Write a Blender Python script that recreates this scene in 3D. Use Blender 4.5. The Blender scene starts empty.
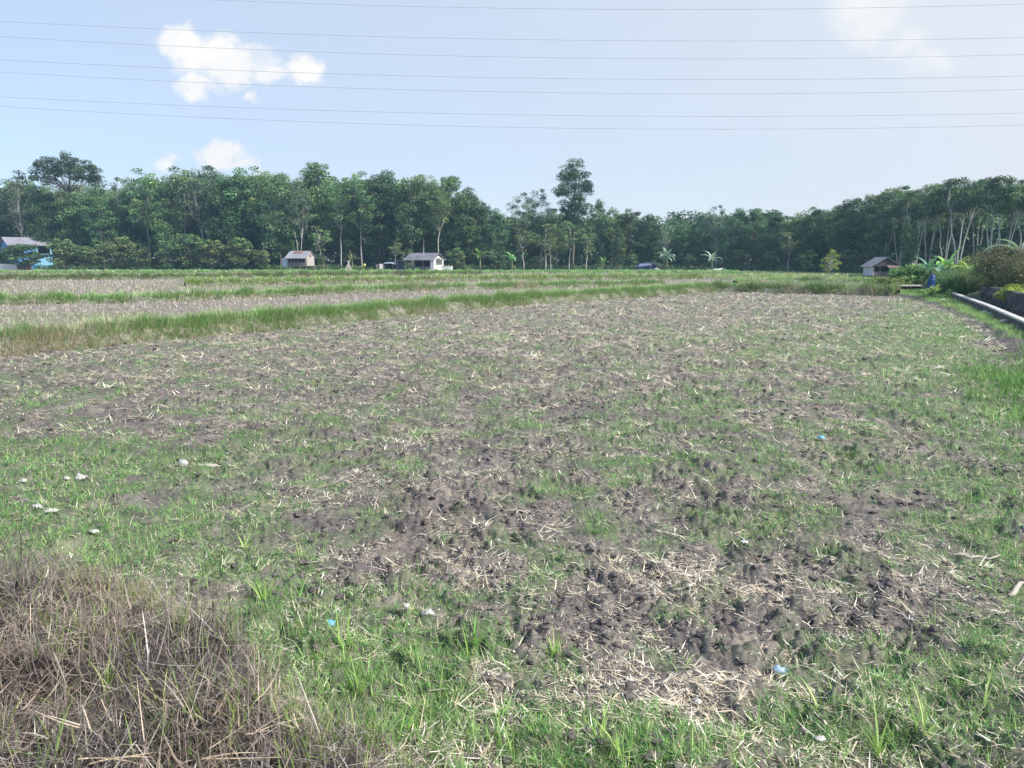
import bpy, math, random
import numpy as np
from mathutils import Vector, Matrix

SC = bpy.context.scene
COL = SC.collection
PI = math.pi
F = 740.0
PITCH = math.radians(9.45)
CH = 2.2
cP, sP = math.cos(PITCH), math.sin(PITCH)


# ------------------------------------------------------------------ basics
def ray(px, py):
    a, b = (px - 512) / F, (384 - py) / F
    return a, cP + b * sP, -sP + b * cP


def at(px, py, Y):
    """the point at forward distance Y seen at a pixel"""
    a, y, z = ray(px, py)
    return a / y * Y, Y, CH + z / y * Y


def gr(px, py, z=0.0):
    """where the pixel's ray meets the level z"""
    a, y, zz = ray(px, py)
    t = (z - CH) / zz
    return a * t, y * t


def tag(o, label=None, cat=None, group=None, kind=None):
    if label: o['label'] = label
    if cat: o['category'] = cat
    if group: o['group'] = group
    if kind: o['kind'] = kind
    return o


def empty(name, loc, rz=0.0, sc=None):
    o = bpy.data.objects.new(name, None)
    COL.objects.link(o)
    o.empty_display_size = 0.2
    o.location = loc
    o.rotation_euler = (0, 0, rz)
    if sc: o.scale = sc
    return o


def build_mesh(name, V, quads=None, tris=None, col=None, smooth=None, attrs=None):
    me = bpy.data.meshes.new(name)
    V = np.asarray(V, np.float32)
    me.vertices.add(len(V))
    me.vertices.foreach_set('co', V.ravel())
    q = np.zeros((0, 4), np.int32) if quads is None else np.asarray(quads, np.int32).reshape(-1, 4)
    t = np.zeros((0, 3), np.int32) if tris is None else np.asarray(tris, np.int32).reshape(-1, 3)
    li = np.concatenate([q.ravel(), t.ravel()])
    me.loops.add(len(li))
    me.loops.foreach_set('vertex_index', li)
    me.polygons.add(len(q) + len(t))
    st = np.concatenate([np.arange(len(q)) * 4, len(q) * 4 + np.arange(len(t)) * 3]).astype(np.int32)
    me.polygons.foreach_set('loop_start', st)
    if smooth is not None:
        me.polygons.foreach_set('use_smooth', np.full(len(q) + len(t), bool(smooth)))
    if col is not None:
        a = me.attributes.new('Col', 'FLOAT_COLOR', 'POINT')
        c = np.ones((len(V), 4), np.float32)
        c[:, :3] = np.clip(col, 0.0, 1.0)
        a.data.foreach_set('color', c.ravel())
    for k, v in (attrs or {}).items():
        a = me.attributes.new(k, 'FLOAT', 'POINT')
        a.data.foreach_set('value', np.asarray(v, np.float32))
    me.update(calc_edges=True)
    me.validate()
    return me


def link(name, me, mat, parent=None, loc=None):
    o = bpy.data.objects.new(name, me)
    COL.objects.link(o)
    if mat is not None and len(me.materials) == 0:
        me.materials.append(mat)
    if parent is not None: o.parent = parent
    if loc is not None: o.location = loc
    return o


def copy_tree(o, parent=None):
    c = o.copy()
    COL.objects.link(c)
    if parent is not None: c.parent = parent
    for ch in list(o.children):
        copy_tree(ch, c)
    return c


# ------------------------------------------------------------------ noise
def _hash(ix, iy, seed):
    h = (ix.astype(np.int64) * 374761393 + iy.astype(np.int64) * 668265263 + seed * 974634777) & 0xFFFFFFFF
    h = ((h ^ (h >> 13)) * 1274126177) & 0xFFFFFFFF
    h = ((h ^ (h >> 16)) * 2246822519) & 0xFFFFFFFF
    return (h ^ (h >> 15)) & 0xFFFFFF


def perlin(x, y, seed=0):
    x = np.asarray(x, float); y = np.asarray(y, float)
    ix, iy = np.floor(x), np.floor(y)
    fx, fy = x - ix, y - iy
    u = fx * fx * fx * (fx * (fx * 6 - 15) + 10)
    v = fy * fy * fy * (fy * (fy * 6 - 15) + 10)

    def g(a, b):
        an = _hash(ix + a, iy + b, seed) * (2 * PI / 0xFFFFFF)
        return np.cos(an) * (fx - a) + np.sin(an) * (fy - b)
    n0 = g(0, 0) * (1 - u) + g(1, 0) * u
    n1 = g(0, 1) * (1 - u) + g(1, 1) * u
    return (n0 * (1 - v) + n1 * v) * 1.41


def fbm(x, y, seed=0, o=4, gain=0.5):
    s, a, f = 0, 1.0, 1.0
    for k in range(o):
        s = s + a * perlin(x * f, y * f, seed + k * 17)
        a *= gain; f *= 2.03
    return s


def sstep(a, b, x):
    t = np.clip((x - a) / (b - a), 0, 1)
    return t * t * (3 - 2 * t)


def polydist(x, y, pts):
    """distance to a polyline, and the signed side (positive to its right walking along it)"""
    best = np.full(np.shape(x), 1e9); side = np.zeros(np.shape(x))
    for (ax, ay), (bx, by) in zip(pts[:-1], pts[1:]):
        dx, dy = bx - ax, by - ay
        L = math.hypot(dx, dy)
        t = np.clip(((x - ax) * dx + (y - ay) * dy) / L ** 2, 0, 1)
        d = np.hypot(x - ax - t * dx, y - ay - t * dy)
        s = ((x - ax) * dy - (y - ay) * dx) / L
        m = d < best
        best = np.where(m, d, best); side = np.where(m, s, side)
    return best, np.where(side >= 0, best, -best)


# ------------------------------------------------------------------ the lie of the land
BUNDS = {   # pixels of each bund's foot -> level ground; (points, half width, height)
    'a': ([(-260, 378), (-100, 362), (0, 352), (100, 343), (200, 334), (300, 325), (400, 314), (500, 305.5), (600, 299), (690, 293), (712, 291.5)], 0.80, 0.38),
    'b': ([(-160, 307), (0, 304.5), (150, 302), (260, 297), (400, 291), (520, 288), (660, 285)], 0.7, 0.25),
    'c': ([(185, 286), (290, 284.5), (400, 282.5), (560, 280), (700, 279)], 0.8, 0.35),
    'd': ([(-120, 281), (0, 280), (190, 279), (330, 276.5), (480, 275.5)], 1.0, 0.35),
    'e': ([(-120, 274.5), (0, 274), (200, 273.5), (420, 273.2), (600, 273.6), (740, 274.5)], 1.0, 0.3),
    'f': ([(712, 291.5), (760, 292.5), (830, 294), (897, 296)], 0.8, 0.35),
    'g': ([(735, 283.5), (800, 283), (850, 283.5), (905, 284.5)], 0.7, 0.25),
    'h': ([(700, 278.5), (760, 278), (850, 277.5), (900, 278)], 0.8, 0.2),
}
BW = {k: ([gr(px, py) for px, py in p], w * {'c': 1.5, 'd': 1.6, 'e': 1.6, 'b': 1.2}.get(k, 1.1), h) for k, (p, w, h) in BUNDS.items()}
WALL = [gr(951, 300.5), gr(985, 316), gr(1024, 337)]
_dx, _dy = WALL[2][0] - WALL[1][0], WALL[2][1] - WALL[1][1]
WALL.append((WALL[2][0] + _dx * 2.5, WALL[2][1] + _dy * 2.5))
STEP = [gr(893, 295.5), gr(921, 301), (gr(958, 315)), gr(992, 334), gr(1012, 356), gr(1060, 392), gr(1200, 430), (16, 4), (40, -10)]
MOUND = [(-9.0, 7.2), (-4.6, 5.2), (-3.3, 4.85), (-2.3, 4.45), (-1.55, 3.95), (-0.95, 3.4), (-0.42, 2.9), (0.05, 2.3), (0.4, 0.6), (0.6, -3)]


def mound_mask(x, y):
    x = np.asarray(x, float); y = np.asarray(y, float)
    near = (y < 9) & (x < 3) & (x > -12)
    d, s = polydist(x, y, MOUND)
    s = s + 0.18 * fbm(x * 1.7, y * 1.7, 77, 3)
    return np.where(near, sstep(-0.05, 0.5, s), 0.0)


def in_field(x, y):
    """1 on the big near field, 0 past its bunds"""
    d, s = polydist(x, y, BW['a'][0])
    m = sstep(-0.5, 0.6, s)
    d2, s2 = polydist(x, y, BW['f'][0])
    return m * np.where(x > BW['f'][0][0][0] - 1, sstep(-0.5, 0.6, s2), 1.0)


def wall_side(x, y):
    """metres past the channel wall, negative on the verge"""
    return -polydist(x, y, WALL)[1]


def verge_mask(x, y):
    d, s = polydist(x, y, STEP)
    s = np.where(y > STEP[0][1], 9.0 * np.sign(x - STEP[0][0]), -s)
    return sstep(-0.15, 0.3, s + 0.15 * fbm(x * 0.9, y * 0.9, 5, 3)) * (y > -8)


def H(x, y, fine=True):
    x = np.asarray(x, float); y = np.asarray(y, float)
    r = np.hypot(x, y)
    field = in_field(x, y)
    vm = verge_mask(x, y)
    h = 0.045 * fbm(x * 0.45, y * 0.45, 3, 3)
    rough = (0.35 + 0.65 * field) * (1 - 0.75 * vm)
    if fine:
        patch = sstep(-0.5, 0.5, perlin(x * 0.8, y * 0.8, 9))
        a = np.abs(perlin(x * 2.1, y * 2.4, 21))
        b = np.abs(perlin(x * 5.3 + 3 * a, y * 5.0, 22))
        c = np.abs(perlin(x * 12.0, y * 12.5, 23))
        e = perlin(x * 27.0, y * 27.0, 24)
        h = h + rough * (0.4 + 0.6 * patch) * (0.10 * (a - 0.3) + 0.115 * (b - 0.3) + 0.065 * (c - 0.3) + 0.014 * e)
    h = h + 0.16 * vm
    mm = mound_mask(x, y)
    h = h + mm * (0.29 + 0.10 * fbm(x * 1.4, y * 1.4, 31, 3)) 
    # the channel behind the low wall
    s = wall_side(x, y)
    far = (y > -20) & (x > 0) & (y < WALL[0][1] + 1)
    h = h - np.where(far, 0.55 * sstep(0.05, 0.2, s) * (1 - sstep(1.1, 1.5, s)), 0)
    h = h + np.where(far, 0.55 * sstep(1.3, 2.6, s), 0)
    h = h * np.where(r > 70, np.clip(1 - (r - 70) / 60, 0.25, 1), 1)
    return h


GREEN = [(900, 325, 60, 14, .5), (870, 360, 70, 16, .3), (940, 420, 60, 20, .35), (985, 400, 40, 20, .5), (820, 310, 50, 6, .3), (740, 330, 60, 8, .2),(932, 318, 40, 12, .8), (950, 342, 50, 16, .7), (908, 303, 36, 4, .6), (930, 380, 50, 16, .4), (680, 450, 60, 16, .25), (560, 410, 60, 10, .25), (420, 440, 60, 14, .25), (700, 340, 60, 8, .2), (860, 340, 60, 10, .3),  # px, py, rx, ry, amount
    (50, 452, 130, 34, .75), (170, 462, 90, 22, .35), (0, 500, 80, 40, .6), (60, 520, 90, 30, .5), (190, 540, 120, 34, .5),
    (280, 600, 110, 40, .75), (400, 650, 110, 50, .9), (300, 660, 80, 40, .7), (560, 745, 90, 32, .6), (455, 720, 70, 40, .5),
    (450, 585, 60, 18, .4), (900, 700, 120, 60, .7), (985, 640, 60, 60, .45), (975, 520, 70, 45, .75), (1010, 450, 40, 40, .5),
    (840, 500, 60, 22, .5), (760, 520, 60, 18, .35), (640, 470, 60, 16, .4), (600, 430, 80, 14, .35), (800, 440, 70, 16, .35),
    (870, 470, 60, 15, .35), (700, 610, 70, 26, .3), (640, 745, 60, 25, .45), (770, 740, 50, 30, .4),
    (800, 350, 50, 10, .35), (780, 330, 40, 8, .3), (960, 370, 60, 26, .55), (560, 490, 40, 12, .3), (330, 400, 70, 14, .25),
    (20, 390, 90, 12, .35), (720, 395, 70, 12, .25), (240, 500, 60, 20, .35), (880, 400, 60, 20, .3), (505, 640, 40, 20, .3),
]
BARE = [(440, 565, 70, 24, .5), (590, 640, 60, 40, .5), (500, 690, 45, 25, .5), (700, 690, 70, 32, .5), (640, 570, 50, 20, .3), (130, 425, 90, 12, .4),
        (760, 650, 50, 20, .3), (870, 560, 50, 18, .35), (930, 600, 50, 25, .3), (940, 395, 35, 8, .5), (820, 770, 60, 18, .4),
        (250, 380, 140, 14, .15), (480, 400, 80, 14, .2)]


def blobs(x, y, lst):
    s = np.zeros(np.shape(x))
    for px, py, rx, ry, a in lst:
        cx, cy = gr(px, py)
        wx = rx / F * cy
        y1 = gr(px, max(py - ry, 285))[1]; y0 = gr(px, py + ry)[1]
        wy = (y1 - y0) / 2
        u = (x - cx - (y - cy) * cx / cy) / wx
        v = (y - cy) / wy
        s = s + a * np.exp(-(u * u + v * v) * 0.9)
    return s


def green_amount(x, y):
    r = np.hypot(x, y)
    g = 0.345 + blobs(x, y, GREEN) * 0.66 - blobs(x, y, BARE) * 0.55
    g = g + 0.36 * fbm(x * 0.55, y * 0.55, 41, 3) + 0.60 * fbm(x * 2.2, y * 2.2, 51, 3) * np.clip(1.3 - r / 70, 0.3, 1)
    g = g - 0.10 * in_field(x, y) * sstep(20, 32, r)
    # strips of the fields beyond the bunds
    out = 1 - in_field(x, y)
    strip = 0.28 + 0.45 * fbm(x * 0.03, y * 0.09, 61, 3) + 0.15 * sstep(120, 160, y)
    g = g * (1 - out) + out * (strip + 0.2 * fbm(x * 0.5, y * 0.5, 63, 2))
    vm = verge_mask(x, y)
    soil_ring = sstep(0.3, 0.0, np.abs(polydist(x, y, STEP)[0] - 0.1)) * (y > 12)
    g = g * (1 - vm) + vm * (1.05 + 0.25 * fbm(x * 0.8, y * 0.8, 65, 3))
    g = g - 0.55 * soil_ring
    cx, cy = gr(1003, 347)
    g = g - 1.2 * np.exp(-(((x - cx) / 1.0) ** 2 + ((y - cy) / 1.5) ** 2))
    g = np.where(g < 0, 0, g)
    return np.clip(g, 0, 1) * (1 - 0.6 * mound_mask(x, y))


# ------------------------------------------------------------------ materials
def new_mat(name):
    m = bpy.data.materials.new(name); m.use_nodes = True
    nt = m.node_tree; nt.nodes.clear()
    out = nt.nodes.new('ShaderNodeOutputMaterial')
    return m, nt, out


def N(nt, typ, **kw):
    n = nt.nodes.new(typ)
    for k, v in kw.items():
        if k.startswith('i_'):
            key = k[2:].replace('_', ' ')
            n.inputs[key].default_value = v
        else:
            setattr(n, k, v)
    return n


def mix_col(nt, fac, a, b):
    n = nt.nodes.new('ShaderNodeMix'); n.data_type = 'RGBA'
    for s, v in ((0, fac), (6, a), (7, b)):
        if hasattr(v, 'is_linked') or hasattr(v, 'links'):
            nt.links.new(v, n.inputs[s])
        else:
            n.inputs[s].default_value = v if s == 0 else (*v, 1) if len(v) == 3 else v
    return n.outputs[2]


def mth(nt, op, a, b=None, c=None, clamp=False):
    n = nt.nodes.new('ShaderNodeMath'); n.operation = op; n.use_clamp = clamp
    for i, v in enumerate((a, b, c)):
        if v is None: continue
        if hasattr(v, 'links'): nt.links.new(v, n.inputs[i])
        else: n.inputs[i].default_value = v
    return n.outputs[0]


def noise(nt, scale, detail=4, rough=0.55, coord=None, dim='3D'):
    n = nt.nodes.new('ShaderNodeTexNoise')
    n.inputs['Scale'].default_value = scale; n.inputs['Detail'].default_value = detail
    n.inputs['Roughness'].default_value = rough
    if coord is not None: nt.links.new(coord, n.inputs['Vector'])
    return n.outputs[0]


def foliage_mat(name, transl=0.3, rough=0.55, spec=0.25, gain=1.0):
    m, nt, out = new_mat(name)
    at_ = N(nt, 'ShaderNodeAttribute', attribute_name='Col')
    oi = N(nt, 'ShaderNodeObjectInfo')
    hs = N(nt, 'ShaderNodeHueSaturation')
    nt.links.new(at_.outputs['Color'], hs.inputs['Color'])
    v = mth(nt, 'MULTIPLY_ADD', oi.outputs['Random'], 0.80, 1.05 * gain)
    nt.links.new(v, hs.inputs['Value'])
    rr = mth(nt, 'FRACT', mth(nt, 'MULTIPLY', oi.outputs['Random'], 7.31))
    nt.links.new(mth(nt, 'MULTIPLY_ADD', rr, 0.05, 0.475), hs.inputs['Hue'])
    p = N(nt, 'ShaderNodeBsdfPrincipled')
    p.inputs['Roughness'].default_value = rough
    p.inputs['Specular IOR Level'].default_value = spec
    nt.links.new(hs.outputs[0], p.inputs['Base Color'])
    if transl > 0:
        t = N(nt, 'ShaderNodeBsdfTranslucent')
        c2 = mix_col(nt, 0.35, hs.outputs[0], (0.25, 0.34, 0.05))
        nt.links.new(hs.outputs[0], t.inputs['Color'])
        ms = N(nt, 'ShaderNodeMixShader'); ms.inputs[0].default_value = transl
        nt.links.new(p.outputs[0], ms.inputs[1]); nt.links.new(t.outputs[0], ms.inputs[2])
        nt.links.new(ms.outputs[0], out.inputs[0])
    else:
        nt.links.new(p.outputs[0], out.inputs[0])
    return m


def surf_mat(name, c1, c2, scale=3.0, rough=0.8, bump=0.2, metal=0.0, wave=None, stain=None, spec=0.3):
    m, nt, out = new_mat(name)
    tc = N(nt, 'ShaderNodeTexCoord').outputs['Object']
    n1 = noise(nt, scale, 5, 0.6, tc)
    ramp = mth(nt, 'MULTIPLY_ADD', n1, 2.4, -0.7, clamp=True)
    col = mix_col(nt, ramp, c1, c2)
    if stain:
        n2 = noise(nt, stain[1], 5, 0.7, tc)
        f = mth(nt, 'MULTIPLY_ADD', n2, 6.0, -3.6 + stain[2], clamp=True)
        col = mix_col(nt, f, col, stain[0])
    p = N(nt, 'ShaderNodeBsdfPrincipled')
    p.inputs['Roughness'].default_value = rough; p.inputs['Metallic'].default_value = metal
    p.inputs['Specular IOR Level'].default_value = spec
    h = n1
    if wave:
        w = N(nt, 'ShaderNodeTexWave'); w.bands_direction = wave[0]
        w.inputs['Scale'].default_value = wave[1]; nt.links.new(tc, w.inputs['Vector'])
        h = mth(nt, 'ADD', n1, w.outputs['Fac'])
        col = mix_col(nt, mth(nt, 'MULTIPLY', w.outputs['Fac'], wave[2]), col, tuple(x * 0.45 for x in c1))  # darker bands put groove shade into roof colour; on boards they are joints
    nt.links.new(col, p.inputs['Base Color'])
    if bump:
        b = N(nt, 'ShaderNodeBump'); b.inputs['Strength'].default_value = bump; b.inputs['Distance'].default_value = 0.05
        nt.links.new(h, b.inputs['Height']); nt.links.new(b.outputs[0], p.inputs['Normal'])
    nt.links.new(p.outputs[0], out.inputs[0])
    return m


def ground_mat():
    m, nt, out = new_mat('soil')
    tc = N(nt, 'ShaderNodeTexCoord').outputs['Object']
    g = N(nt, 'ShaderNodeAttribute', attribute_name='green').outputs['Fac']
    s = N(nt, 'ShaderNodeAttribute', attribute_name='straw').outputs['Fac']
    mo = N(nt, 'ShaderNodeAttribute', attribute_name='thatch').outputs['Fac']
    fl = N(nt, 'ShaderNodeAttribute', attribute_name='forest').outputs['Fac']
    big = noise(nt, 0.9, 5, 0.6, tc); mid = noise(nt, 7.0, 6, 0.65, tc); fine = noise(nt, 55.0, 5, 0.7, tc)
    soil = mix_col(nt, mth(nt, 'MULTIPLY_ADD', mid, 3.0, -1.0, clamp=True), (0.038, 0.033, 0.034), (0.165, 0.147, 0.143))  # dark end puts crevice shade, along with damp soil, into the colour
    soil = mix_col(nt, mth(nt, 'MULTIPLY_ADD', big, 2.0, -0.6, clamp=True), soil, (0.135, 0.118, 0.113))
    soil = mix_col(nt, mth(nt, 'MULTIPLY_ADD', fine, 4.0, -1.9, clamp=True), soil, (0.235, 0.21, 0.205))
    # trampled straw
    sp = noise(nt, 34.0, 3, 0.6, tc); sp2 = noise(nt, 3.6, 4, 0.7, tc)
    sf = mth(nt, 'MULTIPLY_ADD', sp, 7.0, -3.9, clamp=True)
    sf2 = mth(nt, 'MULTIPLY_ADD', sp2, 5.0, -2.3, clamp=True)
    sf = mth(nt, 'MULTIPLY', mth(nt, 'ADD', sf, sf2), s, clamp=True)
    c = mix_col(nt, mth(nt, 'MULTIPLY', sf, 0.72), soil, (0.45, 0.405, 0.335))
    # moss and the low green
    gn = noise(nt, 24.0, 4, 0.7, tc)
    gf = mth(nt, 'MULTIPLY', mth(nt, 'MULTIPLY_ADD', gn, 4.0, -1.5, clamp=True), mth(nt, 'MULTIPLY_ADD', g, 1.5, -0.2, clamp=True))
    c = mix_col(nt, mth(nt, 'MULTIPLY', gf, 0.8), c, (0.135, 0.215, 0.085))
    c = mix_col(nt, mth(nt, 'MULTIPLY', mo, 0.85), c, (0.035, 0.028, 0.026))
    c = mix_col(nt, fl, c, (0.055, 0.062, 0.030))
    p = N(nt, 'ShaderNodeBsdfPrincipled'); p.inputs['Roughness'].default_value = 0.95
    p.inputs['Specular IOR Level'].default_value = 0.15
    nt.links.new(c, p.inputs['Base Color'])
    b = N(nt, 'ShaderNodeBump'); b.inputs['Strength'].default_value = 0.9; b.inputs['Distance'].default_value = 0.012
    hh = mth(nt, 'ADD', mth(nt, 'MULTIPLY', mid, 2.0), fine)
    nt.links.new(hh, b.inputs['Height']); nt.links.new(b.outputs[0], p.inputs['Normal'])
    nt.links.new(p.outputs[0], out.inputs[0])
    return m


M = {
    'soil': ground_mat(),
    'grass': foliage_mat('grass', 0.35, 0.5, 0.3),
    'straw': foliage_mat('straw', 0.15, 0.7, 0.2),
    'leaf': foliage_mat('tree_leaves', 0.28, 0.5, 0.35),
    'bark_pale': surf_mat('pale_bark', (0.40, 0.38, 0.35), (0.60, 0.58, 0.54), 4.0, 0.9, 0.3),
    'bark': surf_mat('bark', (0.12, 0.10, 0.08), (0.24, 0.21, 0.18), 4.0, 0.9, 0.3),
    'stem': surf_mat('banana_stem', (0.12, 0.15, 0.05), (0.25, 0.22, 0.12), 3.0, 0.6, 0.1),
    'concrete': surf_mat('weathered_concrete', (0.50, 0.49, 0.47), (0.64, 0.62, 0.60), 2.2, 0.85, 0.3, stain=((0.22, 0.22, 0.19), 1.3, 0.25)),
    'stone': surf_mat('dark_stone_wall', (0.05, 0.052, 0.06), (0.13, 0.125, 0.13), 3.0, 0.9, 1.0, stain=((0.05, 0.08, 0.03), 1.6, 0.3)),
    'zinc': surf_mat('zinc_roof', (0.34, 0.34, 0.37), (0.50, 0.50, 0.52), 0.8, 0.55, 0.2, 0.2, wave=('X', 2.2, 0.35), stain=((0.28, 0.17, 0.13), 0.5, 0.0)),
    'zinc_dark': surf_mat('weathered_roof', (0.17, 0.17, 0.20), (0.34, 0.34, 0.37), 0.9, 0.6, 0.2, 0.1, wave=('X', 2.2, 0.35), stain=((0.20, 0.10, 0.08), 0.6, 0.2)),
    'fibre': surf_mat('fibre_cement_roof', (0.26, 0.26, 0.33), (0.42, 0.42, 0.48), 0.8, 0.8, 0.2, wave=('X', 1.6, 0.4), stain=((0.14, 0.14, 0.17), 0.5, 0.15)),
    'blue_wall': surf_mat('blue_painted_wall', (0.07, 0.25, 0.56), (0.10, 0.32, 0.64), 1.0, 0.7, 0.1, stain=((0.10, 0.22, 0.36), 0.6, -0.3)),
    'cyan_wall': surf_mat('light_blue_painted_wall', (0.20, 0.46, 0.66), (0.28, 0.54, 0.72), 1.0, 0.7, 0.1, stain=((0.2, 0.32, 0.4), 0.8, -0.3)),
    'white_wall': surf_mat('whitewashed_wall', (0.60, 0.59, 0.60), (0.76, 0.75, 0.76), 0.9, 0.8, 0.1, stain=((0.33, 0.32, 0.31), 0.7, 0.1)),
    'cream_wall': surf_mat('cream_board_wall', (0.46, 0.44, 0.41), (0.60, 0.57, 0.53), 0.9, 0.8, 0.2, wave=('Z', 2.0, 0.3)),
    'plank': surf_mat('grey_planks', (0.12, 0.11, 0.12), (0.26, 0.24, 0.25), 1.6, 0.85, 0.2, wave=('X', 2.5, 0.6)),
    'plank_dark': surf_mat('dark_planks', (0.05, 0.045, 0.05), (0.13, 0.115, 0.12), 1.6, 0.85, 0.2, wave=('X', 2.5, 0.6)),  # same pattern as the grey planks, in a darker tone
    'dark': surf_mat('painted_interior_shade', (0.015, 0.015, 0.02), (0.04, 0.036, 0.04), 2.0, 0.9, 0.1),  # near-black colour puts the shade inside openings onto walls and sheets
    'rust': surf_mat('rusty_sheet', (0.20, 0.14, 0.13), (0.30, 0.22, 0.20), 1.5, 0.8, 0.2, wave=('X', 2.5, 0.3)),
    'wood': surf_mat('weathered_pole', (0.22, 0.19, 0.17), (0.38, 0.34, 0.30), 3.0, 0.85, 0.2),
    'white_pl': surf_mat('white_plastic', (0.36, 0.36, 0.34), (0.62, 0.62, 0.60), 30.0, 0.45, 0.2),
    'blue_tarp': surf_mat('blue_tarpaulin', (0.035, 0.07, 0.22), (0.07, 0.13, 0.34), 1.2, 0.5, 0.2),
    'pale_tarp': surf_mat('pale_blue_sheet', (0.36, 0.48, 0.62), (0.50, 0.62, 0.74), 1.2, 0.5, 0.2),
    'mauve_tarp': surf_mat('mauve_tarpaulin', (0.13, 0.14, 0.24), (0.22, 0.23, 0.34), 1.2, 0.5, 0.2),
    'post_blue': surf_mat('blue_plastic_wrap', (0.012, 0.045, 0.17), (0.03, 0.09, 0.28), 6.0, 0.5, 0.5),
    'wrap_blue': surf_mat('blue_foil_wrapper', (0.08, 0.38, 0.62), (0.30, 0.60, 0.78), 25.0, 0.35, 0.3),
    'wire': surf_mat('power_cable', (0.32, 0.34, 0.38), (0.40, 0.42, 0.46), 1.0, 0.6, 0.0),
    'red_brown': surf_mat('red_brown_sheet', (0.22, 0.09, 0.09), (0.34, 0.16, 0.15), 1.2, 0.8, 0.2),
    'yellow': surf_mat('yellow_plastic', (0.62, 0.62, 0.12), (0.72, 0.70, 0.2), 2.0, 0.5, 0.1),
    'bark_clod': surf_mat('pale_root', (0.42, 0.38, 0.33), (0.55, 0.50, 0.45), 12.0, 0.8, 0.4),
}

# ------------------------------------------------------------------ ground
def make_ground():
    # rings: even steps in the picture near the camera, growing steps beyond
    rs = [0.4]
    while rs[-1] < 2.4: rs.append(rs[-1] + 0.12)
    while rs[-1] < 260:
        r = rs[-1]
        rs.append(r + min(1.45 * (r * r + CH * CH) / (F * CH), 0.011 * r + 0.0))
    while rs[-1] < 6000: rs.append(rs[-1] * 1.25)
    rs = np.array(rs)
    step = 1.5 / F
    th = list(np.arange(-0.72, 0.72, step))
    wide = list(np.linspace(0.74, 2 * PI - 0.74, 90))
    th = np.array(th + wide)          # angle from +Y, clockwise
    R, T = np.meshgrid(rs, th, indexing='ij')
    X, Y = R * np.sin(T), R * np.cos(T)
    Z = H(X.ravel(), Y.ravel()).reshape(X.shape)
    inner = np.array([[0, 0, H(np.array([0.]), np.array([0.]))[0]]])
    V = np.stack([X, Y, Z], -1).reshape(-1, 3)
    nr, nt_ = R.shape
    i = np.arange(nr - 1)[:, None] * nt_; j = np.arange(nt_)[None, :]; jn = (j + 1) % nt_
    q = np.stack([i + j, i + jn, i + nt_ + jn, i + nt_ + j], -1).reshape(-1, 4)[:, ::-1]
    V = np.concatenate([V, inner])
    c = len(V) - 1
    j = np.arange(nt_)
    t = np.stack([np.full(nt_, c), (j + 1) % nt_, j], -1)[:, ::-1]
    x, y = V[:, 0], V[:, 1]
    g = green_amount(x, y)
    s = 0.55 + 0.35 * fbm(x * 0.6, y * 0.6, 71, 3)
    s = np.where(in_field(x, y) < .5, 1.5, s + 0.55 * sstep(9, 28, y))
    s = s * (1 - 0.8 * verge_mask(x, y))
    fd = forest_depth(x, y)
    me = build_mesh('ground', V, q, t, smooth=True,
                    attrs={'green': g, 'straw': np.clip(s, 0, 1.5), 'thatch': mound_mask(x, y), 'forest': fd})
    o = link('ground', me, M['soil'])
    tag(o, 'ploughed harvested field of grey brown soil with stubble and sparse green', None, None, 'structure')
    return o


TL_PX = [-700, 0, 300, 450, 650, 760, 860, 1024, 1500]
TL_D = [215, 192, 182, 180, 184, 168, 132, 108, 90]


def line_dist(px):
    return np.interp(px, TL_PX, TL_D)


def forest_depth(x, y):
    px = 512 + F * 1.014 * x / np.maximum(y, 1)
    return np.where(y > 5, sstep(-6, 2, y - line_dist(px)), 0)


# ------------------------------------------------------------------ blades
def blades(P, az, lean, L, W, curl, col, seg=3, tipw=0.0, twist=None):
    n = len(P)
    P = np.asarray(P, float)
    ax, ay = np.cos(az), np.sin(az)
    tw = az + PI / 2 if twist is None else az + PI / 2 + twist
    wx, wy = np.cos(tw), np.sin(tw)
    pos = P.copy()
    levels = []
    for s in range(seg + 1):
        t = s / seg
        if s > 0:
            ph = lean + curl * (t - 0.5 / seg)
            d = (L / seg)
            pos = pos + np.stack([ax * np.sin(ph) * d, ay * np.sin(ph) * d, np.cos(ph) * d], -1)
        w = W * 0.5 * (1 - t ** 1.7 * (1 - tipw))
        off = np.stack([wx * w, wy * w, np.zeros(n)], -1)
        if s < seg:
            levels.append(pos - off); levels.append(pos + off)
        else:
            levels.append(pos)
    V = np.stack(levels, 1)
    k = V.shape[1]
    base = np.arange(n)[:, None] * k
    qs = [base + np.array([2 * s, 2 * s + 1, 2 * s + 3, 2 * s + 2]) for s in range(seg - 1)]
    q = np.concatenate(qs, 0) if qs else np.zeros((0, 4), int)
    t = base + np.array([2 * (seg - 1), 2 * (seg - 1) + 1, 2 * seg])
    C = np.repeat(col[:, None, :], k, 1)
    return V.reshape(-1, 3), q, t, C.reshape(-1, 3)


class Bag:
    def __init__(s): s.v, s.q, s.t, s.c, s.n = [], [], [], [], 0
    def add(s, V, q, t, C):
        s.v.append(V); s.q.append(np.asarray(q).reshape(-1, 4) + s.n); s.t.append(np.asarray(t).reshape(-1, 3) + s.n); s.c.append(C); s.n += len(V)
    def mesh(s, name, smooth=None):
        return build_mesh(name, np.concatenate(s.v), np.concatenate(s.q), np.concatenate(s.t), np.concatenate(s.c), smooth)


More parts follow.
